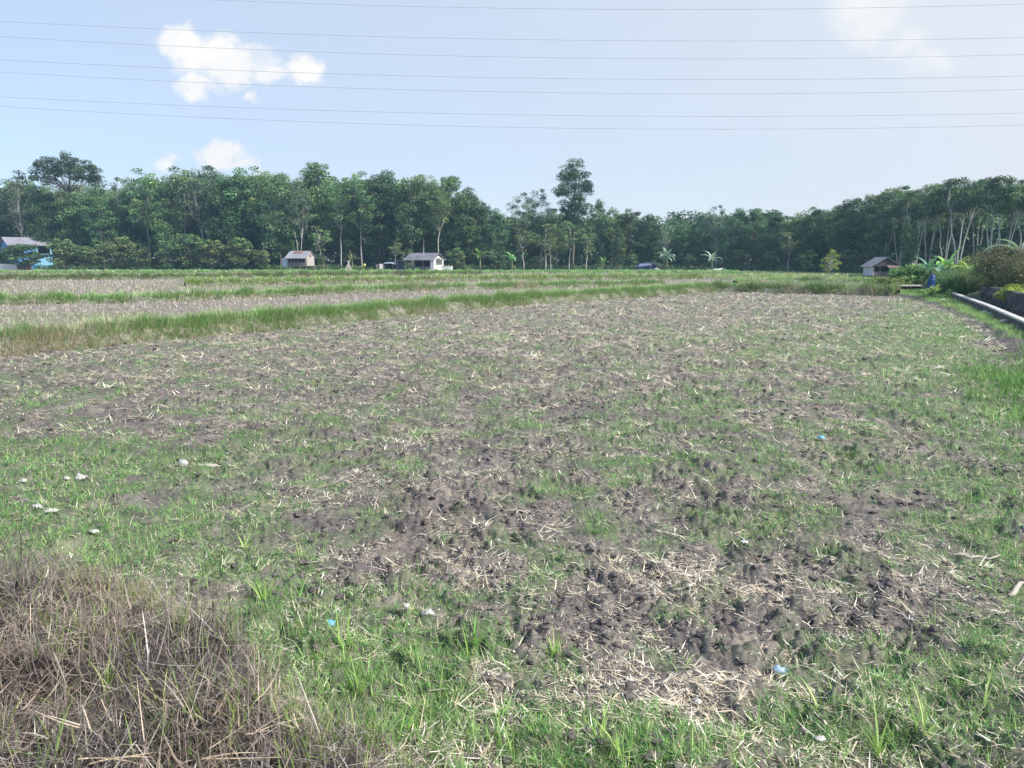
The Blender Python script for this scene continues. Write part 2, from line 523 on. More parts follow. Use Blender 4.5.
def pal(rng, n, cols, wts=None, var=0.18):
    cols = np.array(cols, float)
    a = rng.choice(len(cols), n, p=None if wts is None else np.array(wts) / sum(wts))
    b = rng.choice(len(cols), n, p=None if wts is None else np.array(wts) / sum(wts))
    f = rng.random((n, 1)) * 0.5
    c = cols[a] * (1 - f) + cols[b] * f
    return c * (1 + var * rng.normal(size=(n, 1))).clip(0.45, 1.6)


G_COLS = [(0.105, 0.215, 0.070), (0.150, 0.285, 0.080), (0.205, 0.335, 0.110), (0.28, 0.35, 0.16), (0.070, 0.150, 0.055)]
G_W = [3, 4, 3, 1.2, 2]
S_COLS = [(0.56, 0.52, 0.37), (0.68, 0.65, 0.50), (0.42, 0.37, 0.26), (0.76, 0.75, 0.64), (0.28, 0.235, 0.18), (0.54, 0.44, 0.27)]
S_W = [4, 4, 2.5, 2.6, 1.2, 1]
D_COLS = [(0.150, 0.130, 0.120), (0.25, 0.222, 0.20), (0.085, 0.070, 0.065), (0.50, 0.465, 0.41), (0.50, 0.43, 0.31), (0.04, 0.032, 0.03)]
D_W = [4, 3, 3.5, 1.3, 0.9, 3]


def polar(rng, n, r0, r1, a0=-0.78, a1=0.78, p=0.0):
    """points whose areal density falls as 1/r^2 (p=0)"""
    u = rng.random(n)
    r = r0 * (r1 / r0) ** u
    a = a0 + (a1 - a0) * rng.random(n)
    return r * np.sin(a), r * np.cos(a), r


def tufts(rng, cx, cy, r, per, spread, Lr, Wr, lean_s, curl_r, cols, wts, seg=3, zoff=-0.01, sc=None, var=0.18, cvar=0.2, upz=None, lean0=0.0, bundle=None):
    n = len(cx)
    sc = np.ones(n) if sc is None else sc
    k = rng.integers(max(1, per // 2), per + per // 2 + 1, n)
    idx = np.repeat(np.arange(n), k)
    m = len(idx)
    az = rng.random(m) * 2 * PI
    rad = np.abs(rng.normal(size=m)) * spread * sc[idx]
    x = cx[idx] + np.cos(az) * rad; y = cy[idx] + np.sin(az) * rad
    z = H(x, y) + zoff
    if upz is not None: z = z + upz[idx]
    ts = (0.7 + 0.6 * rng.random(n))[idx]
    L = (Lr[0] + (Lr[1] - Lr[0]) * rng.random(m) ** 1.3) * sc[idx] * ts
    W = (Wr[0] + (Wr[1] - Wr[0]) * rng.random(m)) * sc[idx]
    lean = np.abs(rng.normal(size=m)) * lean_s
    curl = curl_r[0] + (curl_r[1] - curl_r[0]) * rng.random(m)
    lean = lean + lean0
    az2 = az + rng.normal(size=m) * 0.7
    if bundle is not None:
        az2 = (rng.random(n) * 2 * PI)[idx] + rng.normal(size=m) * bundle + PI * (rng.random(m) < .35)
    col = pal(rng, m, cols, wts, var) * (1 + cvar * rng.normal(size=(n, 1))).clip(0.5, 1.5)[idx]
    return blades(np.stack([x, y, z], -1), az2, lean, L, W, curl, col, seg, twist=rng.normal(size=m) * 0.6)


def make_field_grass():
    rng = np.random.default_rng(4)
    B = Bag()
    x, y, r = polar(rng, 150000, 2.3, 75)
    g = green_amount(x, y)
    keep = (rng.random(len(x)) < np.clip((g - 0.16) * 1.35, 0.02, 0.95)) & (in_field(x, y) + verge_mask(x, y) > .3) & (mound_mask(x, y) < .4)
    keep &= ~((wall_side(x, y) > -0.1) & (x > 5) & (y < WALL[0][1]))
    x, y, r = x[keep], y[keep], r[keep]
    sc = np.maximum(1, (r / 5.0) ** 0.55) * (0.75 + 0.5 * g[keep])
    B.add(*tufts(rng, x, y, r, 6, 0.026, (0.018, 0.070), (0.0022, 0.0044), 0.85, (0.1, 1.6), G_COLS, G_W, 3, -0.006, sc, cvar=0.3))
    k = rng.random(len(x)) < 0.22
    B.add(*tufts(rng, x[k], y[k], r[k], 5, 0.03, (0.02, 0.075), (0.0018, 0.004), 1.0, (0.1, 1.6), [(0.50, 0.44, 0.30), (0.38, 0.33, 0.22), (0.34, 0.38, 0.18)], None, 3, -0.004, sc[k]))
    return link('grass', B.mesh('grass'), M['grass']), B


def make_grass():
    o, _ = make_field_grass()
    tag(o, 'short green grass growing through the ploughed soil', 'grass', None, 'stuff')

    # taller clumps
    rng = np.random.default_rng(9)
    B = Bag()
    cl = []
    for px, py, rx, ry, n in [(430, 690, 90, 45, 70), (350, 640, 60, 40, 40), (250, 590, 60, 25, 26), (900, 640, 70, 30, 26), (920, 720, 110, 45, 70), (560, 750, 110, 25, 55),
                              (975, 535, 50, 25, 22), (700, 760, 100, 12, 22), (160, 545, 60, 16, 14), (30, 540, 60, 22, 60), (110, 555, 60, 14, 30), (1000, 480, 30, 30, 10),
                              (330, 715, 50, 25, 50), (275, 650, 35, 30, 35), (420, 745, 80, 18, 60), (40, 470, 70, 25, 18), (800, 560, 200, 90, 30)]:
        for k in range(int(n * .55)):
            u, v = rng.normal(size=2) * 0.75
            cl.append(gr(px + u * rx, min(py + v * ry, 900)))
    cl = np.array(cl)
    B.add(*tufts(rng, cl[:, 0], cl[:, 1], None, 14, 0.04, (0.05, 0.17), (0.003, 0.0065), 0.5, (0.1, 1.0), G_COLS, [3, 4, 4, 2, 1.5], 4, -0.01))
    # strong broad blades at the foot of the picture
    cl = []
    for px, py in [(470, 672), (436, 700), (360, 700), (555, 655), (600, 745), (320, 735), (190, 762), (275, 760), (405, 735), (300, 560), (245, 545), (100, 515), (880, 745), (620, 765), (925, 740), (345, 655), (515, 755), (985, 700), (820, 710), (265, 600), (240, 690), (70, 590), (180, 640)]:
        cl.append(gr(px, py))
    cl = np.array(cl)
    B.add(*tufts(rng, cl[:, 0], cl[:, 1], None, 6, 0.02, (0.12, 0.27), (0.007, 0.014), 0.25, (0.2, 1.0), [(0.12, 0.24, 0.05), (0.2, 0.33, 0.08), (0.28, 0.36, 0.14)], None, 5, -0.01, upz=0.0 * cl[:, 0]))
    tag(link('grass_clumps', B.mesh('grass_clumps'), M['grass']), 'longer green grass clumps in the near part of the field', 'grass', None, 'stuff')

    # verge and bank by the channel
    rng = np.random.default_rng(12)
    B = Bag()
    x = rng.uniform(8, 30, 110000); y = rng.uniform(11, 52, 110000)
    g = green_amount(x, y)
    s = wall_side(x, y)
    keep = (verge_mask(x, y) > 0.6) & (s < -0.12) & (rng.random(len(x)) < g * 0.9) & (x < y * 0.85)
    x, y = x[keep], y[keep]
    B.add(*tufts(rng, x, y, None, 5, 0.05, (0.07, 0.17), (0.008, 0.014), 0.5, (0.1, 0.9), [(0.13, 0.24, 0.065), (0.18, 0.31, 0.08), (0.22, 0.33, 0.11), (0.28, 0.35, 0.15)], None, 2, -0.01))
    cl = []
    for px, py, rx, ry, n in [(962, 338, 16, 5, 45), (1005, 385, 26, 10, 150), (1030, 370, 20, 14, 120), (985, 372, 10, 5, 30), (1020, 410, 20, 14, 60), (968, 372, 8, 3, 10)]:
        for k in range(n):
            u, v = rng.normal(size=2) * 0.9
            cl.append(gr(px + u * rx, py + v * ry))
    cl = np.array(cl)
    B.add(*tufts(rng, cl[:, 0], cl[:, 1], None, 12, 0.08, (0.10, 0.30), (0.007, 0.013), 0.5, (0.2, 1.1), [(0.11, 0.22, 0.06), (0.16, 0.29, 0.07), (0.075, 0.15, 0.05)], None, 4, -0.01))
    tag(link('verge_grass', B.mesh('verge_grass'), M['grass']), 'bright green grass on the verge beside the concrete channel', 'grass', None, 'stuff')


def make_straw():
    rng = np.random.default_rng(14)
    B = Bag()
    # lying straws
    x, y, r = polar(rng, 330000, 2.3, 80)
    pt = 0.5 + 0.9 * fbm(x * 1.1, y * 1.1, 81, 3) + 0.5 * perlin(x * 4.0, y * 4.0, 83) + 0.15 * sstep(8, 25, r) - 0.35 * green_amount(x, y)
    keep = (rng.random(len(x)) < np.clip(pt, 0.08, 0.9)) & (in_field(x, y) > .5) & (verge_mask(x, y) < .5) & (mound_mask(x, y) < .5)
    x, y, r = x[keep], y[keep], r[keep]
    n = len(x)
    sc = np.maximum(1, (r / 6.0) ** 0.6)
    z = H(x, y) + 0.008 * sc
    az = rng.random(n) * 2 * PI
    L = (0.014 + 0.12 * rng.random(n) ** 3.6) * sc
    W = (0.0018 + 0.0052 * rng.random(n) ** 2.4) * sc * 1.2
    lean = PI / 2 - np.abs(rng.normal(size=n)) * 0.16
    curl = rng.normal(size=n) * 0.6
    B.add(*blades(np.stack([x, y, z], -1), az, lean, L, W, curl, pal(rng, n, S_COLS, S_W, 0.2), 2, 0.5))
    # little sheaths and flattened clumps
    x, y, r = polar(rng, 30000, 2.4, 75)
    pt = 0.45 + 0.8 * fbm(x * 0.9, y * 0.9, 84, 3) - 0.5 * green_amount(x, y) * (r < 14) - 0.22 * (r < 9) + 0.15 * (r > 16)
    keep = (rng.random(len(x)) < np.clip(pt, 0.05, 0.9)) & (in_field(x, y) > .5) & (verge_mask(x, y) < .5) & (mound_mask(x, y) < .3)
    x, y, r = x[keep], y[keep], r[keep]
    sc = np.maximum(1, (r / 8.0) ** 0.62) * (0.5 + 1.0 * rng.random(len(x)) ** 1.5) * (1 + 0.35 * sstep(8, 16, r))
    V = tufts(rng, x, y, r, 12, 0.03, (0.03, 0.13), (0.0022, 0.0072), 0.26, (-0.15, 0.5), S_COLS, [4, 4, 3, 2, 1.8, 1.5], 3, 0.006, sc, lean0=1.15, bundle=0.45)
    B.add(*V)
    tag(link('straw', B.mesh('straw'), M['straw']), 'pale rice straw scattered on the ploughed soil', 'straw', None, 'stuff')
    # stubble, set in its planting rows
    B = Bag()
    pts = []
    ang = 0.32
    ca, sa = math.cos(ang), math.sin(ang)
    for lim, pitch, keepf in ((11, 0.27, 0.18), (26, 0.33, 0.75), (62, 0.50, 1.1)):
        lo = {11: 2.3, 26: 11, 62: 26}[lim]
        u = np.arange(-70, 70, pitch); U, W_ = np.meshgrid(u, u)
        X = (U * ca - W_ * sa).ravel(); Y = (U * sa + W_ * ca).ravel()
        m = (Y > 0) & (np.abs(X) < Y * 0.95 + 1)
        X, Y = X[m], Y[m]
        X = X + rng.normal(size=len(X)) * 0.05; Y = Y + rng.normal(size=len(X)) * 0.05
        R = np.hypot(X, Y)
        m = (R > lo) & (R < lim)
        X, Y, R = X[m], Y[m], R[m]
        pr = keepf * (0.55 + 0.9 * fbm(X * 0.5, Y * 0.5, 91, 3) + 0.25 * (X > 0)) * (1 - 0.7 * green_amount(X, Y) * (R < 15))
        m = (rng.random(len(X)) < pr) & (in_field(X, Y) > .5) & (verge_mask(X, Y) < .4) & (mound_mask(X, Y) < .3)
        X, Y, R = X[m], Y[m], R[m]
        sc = np.maximum(1, (R / 11.0) ** 0.6) * (0.7 + 0.6 * rng.random(len(X)))
        B.add(*tufts(rng, X, Y, R, 9, 0.03, (0.02, 0.075), (0.003, 0.008), 0.75, (-0.2, 1.0), S_COLS, [4, 5, 2, 3, 1, .7], 2, -0.01, sc, lean0=0.55, bundle=1.2))
    tag(link('stubble', B.mesh('stubble'), M['straw']), 'rows of short pale rice stubble across the field', 'stubble', None, 'stuff')


def make_clods():
    rng = np.random.default_rng(17)
    x, y, r = polar(rng, 75000, 2.3, 60)
    pt = 0.55 + 0.8 * fbm(x * 1.0, y * 1.0, 87, 3) - 0.6 * green_amount(x, y)
    keep = (rng.random(len(x)) < np.clip(pt, 0.05, 0.95)) & (in_field(x, y) > .5) & (verge_mask(x, y) < .5) & (mound_mask(x, y) < .3)
    x, y, r = x[keep], y[keep], r[keep]
    n = len(x)
    g = (1 + 5 ** .5) / 2
    ico = np.array([(-1, g, 0), (1, g, 0), (-1, -g, 0), (1, -g, 0), (0, -1, g), (0, 1, g), (0, -1, -g), (0, 1, -g), (g, 0, -1), (g, 0, 1), (-g, 0, -1), (-g, 0, 1)]) / 1.9
    tri = np.array([(0, 11, 5), (0, 5, 1), (0, 1, 7), (0, 7, 10), (0, 10, 11), (1, 5, 9), (5, 11, 4), (11, 10, 2), (10, 7, 6), (7, 1, 8), (3, 9, 4), (3, 4, 2), (3, 2, 6), (3, 6, 8), (3, 8, 9), (4, 9, 5), (2, 4, 11), (6, 2, 10), (8, 6, 7), (9, 8, 1)])
    sz = (0.005 + 0.024 * rng.random(n) ** 3.0) * np.maximum(1, (r / 6) ** .5)
    V = ico[None] * (1 + 0.30 * rng.normal(size=(n, 12, 1)).clip(-1.6, 2.2))
    an = rng.random(n) * 6.28; ca, sa = np.cos(an)[:, None], np.sin(an)[:, None]
    V[:, :, 0] *= 1 + .5 * rng.random((n, 1)); V[:, :, 2] *= .6
    X = V[:, :, 0] * ca - V[:, :, 1] * sa; Y = V[:, :, 0] * sa + V[:, :, 1] * ca
    V = np.stack([X, Y, V[:, :, 2]], -1) * sz[:, None, None] + np.stack([x, y, H(x, y) + sz * .25], -1)[:, None, :]
    T = (np.arange(n)[:, None, None] * 12 + tri[None]).reshape(-1, 3)
    me = build_mesh('soil_clods', V.reshape(-1, 3), None, T, smooth=False, attrs={'green': np.zeros(n * 12), 'straw': np.full(n * 12, .35), 'thatch': np.zeros(n * 12), 'forest': np.zeros(n * 12)})
    tag(link('soil_clods', me, M['soil']), 'broken clods of soil turned up by the plough', 'soil clods', None, 'stuff')


def make_dry_heap():
    rng = np.random.default_rng(21)
    B = Bag()
    def inside(n):
        x = rng.uniform(-6.5, 0.6, n); y = rng.uniform(1.4, 6.2, n)
        m = rng.random(n) < mound_mask(x, y) * 1.3 + 0.25 * (mound_mask(x, y) > .01)
        m &= (y > 1.7)
        return x[m], y[m]
    # tangled lying stems
    x, y = inside(85000)
    n = len(x)
    z = H(x, y) + 0.16 * rng.random(n) ** 1.2 * np.clip(mound_mask(x, y) * 1.5, .15, 1)
    az = rng.random(n) * 2 * PI
    L = 0.05 + 0.27 * rng.random(n) ** 1.9
    W = 0.0020 + 0.0058 * rng.random(n) ** 2.5
    lean = PI / 2 - rng.normal(size=n) * 0.45
    curl = rng.normal(size=n) * 1.0
    cn = (1 + 0.35 * fbm(x * 1.8, y * 1.8, 101, 3))[:, None]
    yl = sstep(0.15, 0.5, fbm(x * 1.1, y * 1.1, 107, 2) + 0.35 * (y < 3.0))[:, None]
    c = pal(rng, n, D_COLS, D_W, 0.22) * cn
    c = c * (1 - 0.2 * yl) + 0.2 * yl * np.array([0.56, 0.44, 0.27])
    B.add(*blades(np.stack([x, y, z], -1), az, lean, L, W, curl, c, 4, 0.3, rng.normal(size=n) * 0.8))
    # standing dead stalks
    x, y = inside(9000)
    B.add(*tufts(rng, x, y, None, 5, 0.03, (0.10, 0.30), (0.0014, 0.0036), 0.55, (-0.3, 1.5), D_COLS, [3, 4, 2, 3, 1.2, .6], 4, 0.0))
    # a few long pale canes lying over the heap
    for px, py, ln, a, w in [(150, 700, 0.42, 0.15, .006), (60, 735, .35, 2.9, .007), (200, 748, .5, 0.3, .007), (110, 720, .3, 2.2, .006), (280, 665, .45, -0.6, .004), (40, 655, .5, 0.1, .004),
                             (130, 625, .45, 0.9, .004), (250, 735, .4, 0.5, .006), (20, 700, .3, 1.9, .006), (90, 762, .4, .2, .008), (300, 700, .4, 2.4, .003), (320, 755, .35, -.9, .004)]:
        X, Y = gr(px, py, 0.4)
        n = 3
        P = np.stack([X + rng.normal(size=n) * .04, Y + rng.normal(size=n) * .03, np.full(n, float(H(np.array([X]), np.array([Y]))[0]) + 0.10)], -1)
        B.add(*blades(P, a + rng.normal(size=n) * .25, PI / 2 - 0.12 + rng.normal(size=n) * .1, ln * .55 * (0.7 + .5 * rng.random(n)), np.full(n, w), rng.normal(size=n) * .3 + .15, pal(rng, n, [(0.62, 0.51, 0.33), (0.6, 0.55, 0.45)], None), 6, 0.35))
    tag(link('dry_grass', B.mesh('dry_grass'), M['straw']), 'heap of tangled dead brown grass at the edge of the bank', 'dry grass', None, 'stuff')
    # the green coming through it
    B = Bag()
    x, y = inside(15000)
    edge = mound_mask(x, y)
    m = rng.random(len(x)) < np.clip(1.25 - edge, 0, 1) * 0.6 + 0.10 * (fbm(x * 1.3, y * 1.3, 111, 2) > 0.1) + 0.01
    x, y = x[m], y[m]
    B.add(*tufts(rng, x, y, None, 4, 0.025, (0.08, 0.24), (0.003, 0.008), 0.35, (0.1, 1.2), [(0.12, 0.22, 0.05), (0.2, 0.31, 0.08), (0.3, 0.34, 0.13), (0.09, 0.16, 0.05)], None, 4, 0.02))
    tag(link('green_blades', B.mesh('green_blades'), M['grass']), 'green grass blades growing up through the dead grass heap', 'grass', None, 'stuff')


def make_bunds():
    spec = {  # density / m2, blade length, width, palette, name label
        'a': (1300, (0.20, 0.50), (0.010, 0.021)), 'b': (300, (0.3, 0.6), (0.025, 0.045)), 'c': (120, (0.35, 0.75), (0.05, 0.08)),
        'd': (110, (0.35, 0.75), (0.05, 0.08)), 'e': (50, (0.35, 0.7), (0.08, 0.12)), 'f': (520, (0.35, 0.7), (0.02, 0.04)), 'g': (200, (0.25, 0.55), (0.03, 0.05)), 'h': (110, (0.25, 0.5), (0.05, 0.08))}
    lab = {'a': 'long earth bund along the left edge of the near field', 'b': 'second low bund behind the near one', 'c': 'bund in the middle of the left fields',
           'd': 'bund before the farthest left field', 'e': 'low bund close to the forest edge', 'f': 'dark faced bund closing the far end of the near field',
           'g': 'bund behind the young tree', 'h': 'low bund in front of the dark wooden hut'}
    for key, (pts, w, h) in BW.items():
        rng = np.random.default_rng(200 + ord(key))
        P = np.array(pts)
        seg = np.hypot(*np.diff(P, axis=0).T); cum = np.concatenate([[0], np.cumsum(seg)]); Lt = cum[-1]
        n = max(8, int(Lt / (0.25 if key == 'a' else 0.8)))
        s = np.linspace(0, Lt, n)
        cx = np.interp(s, cum, P[:, 0]); cy = np.interp(s, cum, P[:, 1])
        tx = np.gradient(cx); ty = np.gradient(cy); tl = np.hypot(tx, ty); nx, ny = -ty / tl, tx / tl
        off = 0.25 * fbm(s * 0.25, s * 0 + 3, ord(key), 3)
        cx = cx + nx * off; cy = cy + ny * off
        prof = [(-1.0, -0.15), (-0.8, 0.12), (-0.6, 0.75), (-0.3, 1.0), (0.0, 1.06), (0.3, 1.0), (0.6, 0.75), (0.8, 0.12), (1.0, -0.15)]
        V = []
        for k, (a, b) in enumerate(prof):
            hh = h * b * (1 + 0.25 * fbm(s * 0.7, s * 0 + k * 0.7, 7, 3))
            x = cx + nx * w * a; y = cy + ny * w * a
            V.append(np.stack([x, y, H(x, y, False) + hh + (0 if b > 0 else -0.05)], -1))
        V = np.stack(V, 1)
        m = len(prof)
        i = np.arange(n - 1)[:, None] * m; j = np.arange(m - 1)[None, :]
        q = np.stack([i + j, i + m + j, i + m + j + 1, i + j + 1], -1).reshape(-1, 4)[:, ::-1]
        Vf = V.reshape(-1, 3)
        me = build_mesh('earth_bund', Vf, q, None, smooth=True, attrs={'green': np.full(len(Vf), .5), 'straw': np.full(len(Vf), 1.1), 'thatch': np.zeros(len(Vf)), 'forest': np.zeros(len(Vf))})
        tag(link('earth_bund', me, M['soil']), lab[key], None, None, 'structure')
        # the grass on it
        dens, Lr, Wr = spec[key]
        nb = int(Lt * 2 * w * dens)
        ss = rng.random(nb) * Lt; a = rng.uniform(-0.95, 0.95, nb)
        bx = np.interp(ss, s, cx); by = np.interp(ss, s, cy); bnx = np.interp(ss, s, nx); bny = np.interp(ss, s, ny)
        x = bx + bnx * w * a; y = by + bny * w * a
        pa = np.array([p[0] for p in prof]); pb = np.array([p[1] for p in prof])
        z = H(x, y, False) + h * np.interp(a, pa, pb) - 0.03
        cl = fbm(ss * 0.9, a * 0.8, 5 + ord(key), 3)
        patch = fbm(ss * 0.22, a * 0.2 + 9, 15 + ord(key), 2)
        keep = rng.random(nb) < np.clip(0.75 + 0.9 * cl, 0.15, 1)
        x, y, z, a, ss, cl, patch = (v[keep] for v in (x, y, z, a, ss, cl, patch))
        nb = len(x)
        side = np.arctan2(np.interp(ss, s, ny) * a, np.interp(ss, s, nx) * a)
        az = side + rng.normal(size=nb) * 0.9
        L = (Lr[0] + (Lr[1] - Lr[0]) * rng.random(nb)) * (1 + 0.5 * cl + 0.35 * patch) * (1 - 0.35 * np.abs(a))
        W = Wr[0] + (Wr[1] - Wr[0]) * rng.random(nb)
        lean = np.abs(rng.normal(size=nb)) * 0.28 + 0.35 * np.abs(a)
        curl = 0.15 + 1.0 * rng.random(nb)
        gcol = pal(rng, nb, [(0.105, 0.200, 0.065), (0.17, 0.295, 0.085), (0.25, 0.38, 0.13), (0.36, 0.41, 0.22)], [2, 4, 3, 1.6], 0.15)
        dcol = pal(rng, nb, [(0.48, 0.42, 0.33), (0.34, 0.29, 0.25), (0.60, 0.53, 0.43), (0.42, 0.33, 0.25)], None, 0.18)
        front = -a if key == 'zz' else a * (1 if key in 'abcdefgh' else -1)
        # dead growth low on the flank facing the camera
        nyv = np.interp(ss, s, ny)
        towards = -np.sign(nyv) * a
        base_dead = 0.10 if key != 'f' else 0.25
        pd = np.clip(base_dead + 0.28 * sstep(0.45, 0.9, towards) + 0.75 * np.maximum(0, patch - 0.15) + (0.5 if key == 'a' else 0) * np.exp(-((x - gr(70, 346)[0]) / 1.3) ** 2), 0, 0.9)
        dm = (rng.random(nb) < pd)[:, None]
        col = np.where(dm, dcol, gcol)
        L = np.where(dm[:, 0], L * 0.8, L)
        B = Bag()
        B.add(*blades(np.stack([x, y, z], -1), az, lean, L, W, curl, col, 3))
        tag(link('bund_grass', B.mesh('bund_grass'), M['grass']), {
            'a': 'tall green and dead grass on the long near bund', 'b': 'green grass on the second bund', 'c': 'grass on the middle bund of the left fields',
            'd': 'grass on the bund before the farthest left field', 'e': 'grass on the low bund by the forest', 'f': 'grass on the dark bund at the far end of the field',
            'g': 'grass on the bund behind the young tree', 'h': 'grass before the dark wooden hut'}[key], 'grass', None, 'stuff')
    # thin grass over the fields beyond
    rng = np.random.default_rng(33)
    B = Bag()
    n = 260000
    y = 17 * (185 / 17) ** rng.random(n); x = y * rng.uniform(-0.85, 0.85, n)
    g = green_amount(x, y)
    keep = (in_field(x, y) < .3) & (rng.random(n) < 0.32 + g * 0.7) & (forest_depth(x, y) < .5) & ~((x > 20) & (y < 70))
    x, y, g = x[keep], y[keep], g[keep]
    n = len(x); sc = (y / 50) ** 0.9
    dead = rng.random(n) < 0.85 - 0.8 * g
    c = np.where(dead[:, None], pal(rng, n, [(0.50, 0.43, 0.35), (0.64, 0.57, 0.48)], None), pal(rng, n, [(0.16, 0.26, 0.09), (0.22, 0.32, 0.12), (0.30, 0.35, 0.17)], None))
    B.add(*blades(np.stack([x, y, H(x, y, False) - 0.02], -1), rng.random(n) * 2 * PI, np.abs(rng.normal(size=n)) * .4, (0.10 + 0.16 * rng.random(n)) * sc ** .5, 0.03 * sc, rng.random(n), c, 2))
    tag(link('far_grass', B.mesh('far_grass'), M['grass']), 'thin grass and stubble over the farther fields', 'grass', None, 'stuff')


# ------------------------------------------------------------------ tubes, boxes
class MB:
    def __init__(s): s.v, s.f = [], []
    def face(s, pts):
        n = len(s.v); s.v += [tuple(p) for p in pts]; s.f.append(tuple(range(n, n + len(pts))))
    def box(s, x0, x1, y0, y1, z0, z1):
        n = len(s.v)
        s.v += [(x0, y0, z0), (x1, y0, z0), (x1, y1, z0), (x0, y1, z0), (x0, y0, z1), (x1, y0, z1), (x1, y1, z1), (x0, y1, z1)]
        for f in ((0, 3, 2, 1), (4, 5, 6, 7), (0, 1, 5, 4), (1, 2, 6, 5), (2, 3, 7, 6), (3, 0, 4, 7)): s.f.append(tuple(n + i for i in f))
        return s
    def slab(s, pts, t):
        """a quad given thickness downwards along its normal"""
        p = [Vector(q) for q in pts]
        nn = (p[1] - p[0]).cross(p[2] - p[0]).normalized()
        if nn.z < 0: nn = -nn; p = p[::-1]
        n = len(s.v); k = len(p)
        s.v += [tuple(q) for q in p] + [tuple(q - nn * t) for q in p]
        s.f.append(tuple(range(n, n + k))); s.f.append(tuple(n + k + i for i in reversed(range(k))))
        for i in range(k): s.f.append((n + i, n + k + i, n + k + (i + 1) % k, n + (i + 1) % k))
        return s
    def tube(s, path, radii, sides=6, cap=True):
        path = [Vector(p) for p in path]
        rings = []
        for i, p in enumerate(path):
            d = (path[min(i + 1, len(path) - 1)] - path[max(i - 1, 0)])
            d = d.normalized() if d.length > 1e-6 else Vector((0, 0, 1))
            a = d.cross(Vector((0, 0, 1)) if abs(d.z) < 0.9 else Vector((1, 0, 0))).normalized(); b = d.cross(a)
            n = len(s.v)
            for k in range(sides):
                an = 2 * PI * k / sides
                s.v.append(tuple(p + (a * math.cos(an) + b * math.sin(an)) * radii[i]))
            rings.append(n)
        for r0, r1 in zip(rings[:-1], rings[1:]):
            for k in range(sides): s.f.append((r0 + k, r1 + k, r1 + (k + 1) % sides, r0 + (k + 1) % sides))
        if cap:
            s.f.append(tuple(rings[0] + k for k in range(sides))); s.f.append(tuple(rings[-1] + k for k in reversed(range(sides))))
        return s
    def mesh(s, name, smooth=False):
        me = bpy.data.meshes.new(name); me.from_pydata(s.v, [], s.f); me.update()
        if smooth:
            for p in me.polygons: p.use_smooth = True
        return me
    def build(s, name, mat, parent=None, smooth=False):
        return link(name, s.mesh(name, smooth), mat, parent)


# ------------------------------------------------------------------ trees
def leaf_cloud(rng, C, R, per, size, base, var=0.2, cvar=0.22, flat=0.62, light=None, aspect=0.55):
    """C centres (n,3), R radii; returns quads"""
    n = len(C)
    idx = np.repeat(np.arange(n), per)
    m = len(idx)
    d = rng.normal(size=(m, 3)); d /= np.linalg.norm(d, axis=1, keepdims=True)
    d[:, 2] = np.where(rng.random(m) < 0.35, np.abs(d[:, 2]), d[:, 2])
    rad = R[idx] * (0.25 + 0.75 * rng.random(m) ** 0.55)
    pos = C[idx] + d * rad[:, None] * np.array([1, 1, flat])
    nn = d * 0.5 + np.array([0, 0, 0.55]) + rng.normal(size=(m, 3)) * 0.55
    nn /= np.linalg.norm(nn, axis=1, keepdims=True)
    a = np.cross(nn, rng.normal(size=(m, 3))); a /= np.linalg.norm(a, axis=1, keepdims=True)
    b = np.cross(nn, a)
    s = size * (0.6 + 0.8 * rng.random(m))[:, None]
    drop = np.array([0, 0, -0.12]) * s
    V = np.stack([pos - a * s * 0.5, pos + b * s * 0.5 * aspect, pos + a * s * 0.5 + drop, pos - b * s * 0.5 * aspect], 1)
    q = np.arange(m)[:, None] * 4 + np.arange(4)
    base = np.asarray(base, float)
    if base.ndim == 1: base = base[None, :]
    pick = base[rng.integers(0, len(base), n)] * (1 + cvar * rng.normal(size=(n, 1))).clip(.5, 1.6)
    c = pick[idx] * (1 + var * rng.normal(size=(m, 1))).clip(.5, 1.6)
    return V.reshape(-1, 3), q, np.zeros((0, 3), int), np.repeat(c, 4, 0)


DARK = [(0.048, 0.100, 0.052), (0.065, 0.125, 0.055), (0.080, 0.140, 0.060)]
MID = [(0.095, 0.165, 0.068), (0.120, 0.190, 0.070), (0.075, 0.140, 0.062)]
LIGHT = [(0.150, 0.23, 0.090), (0.130, 0.210, 0.085), (0.180, 0.245, 0.10)]
GREY = [(0.110, 0.155, 0.090), (0.095, 0.145, 0.092), (0.135, 0.175, 0.105)]
OLIVE = [(0.120, 0.16, 0.065), (0.15, 0.18, 0.08), (0.10, 0.14, 0.06)]
YEL = [(0.22, 0.30, 0.06), (0.28, 0.34, 0.08), (0.17, 0.26, 0.06)]
BROWNISH = [(0.17, 0.17, 0.10), (0.21, 0.185, 0.13), (0.13, 0.175, 0.08)]


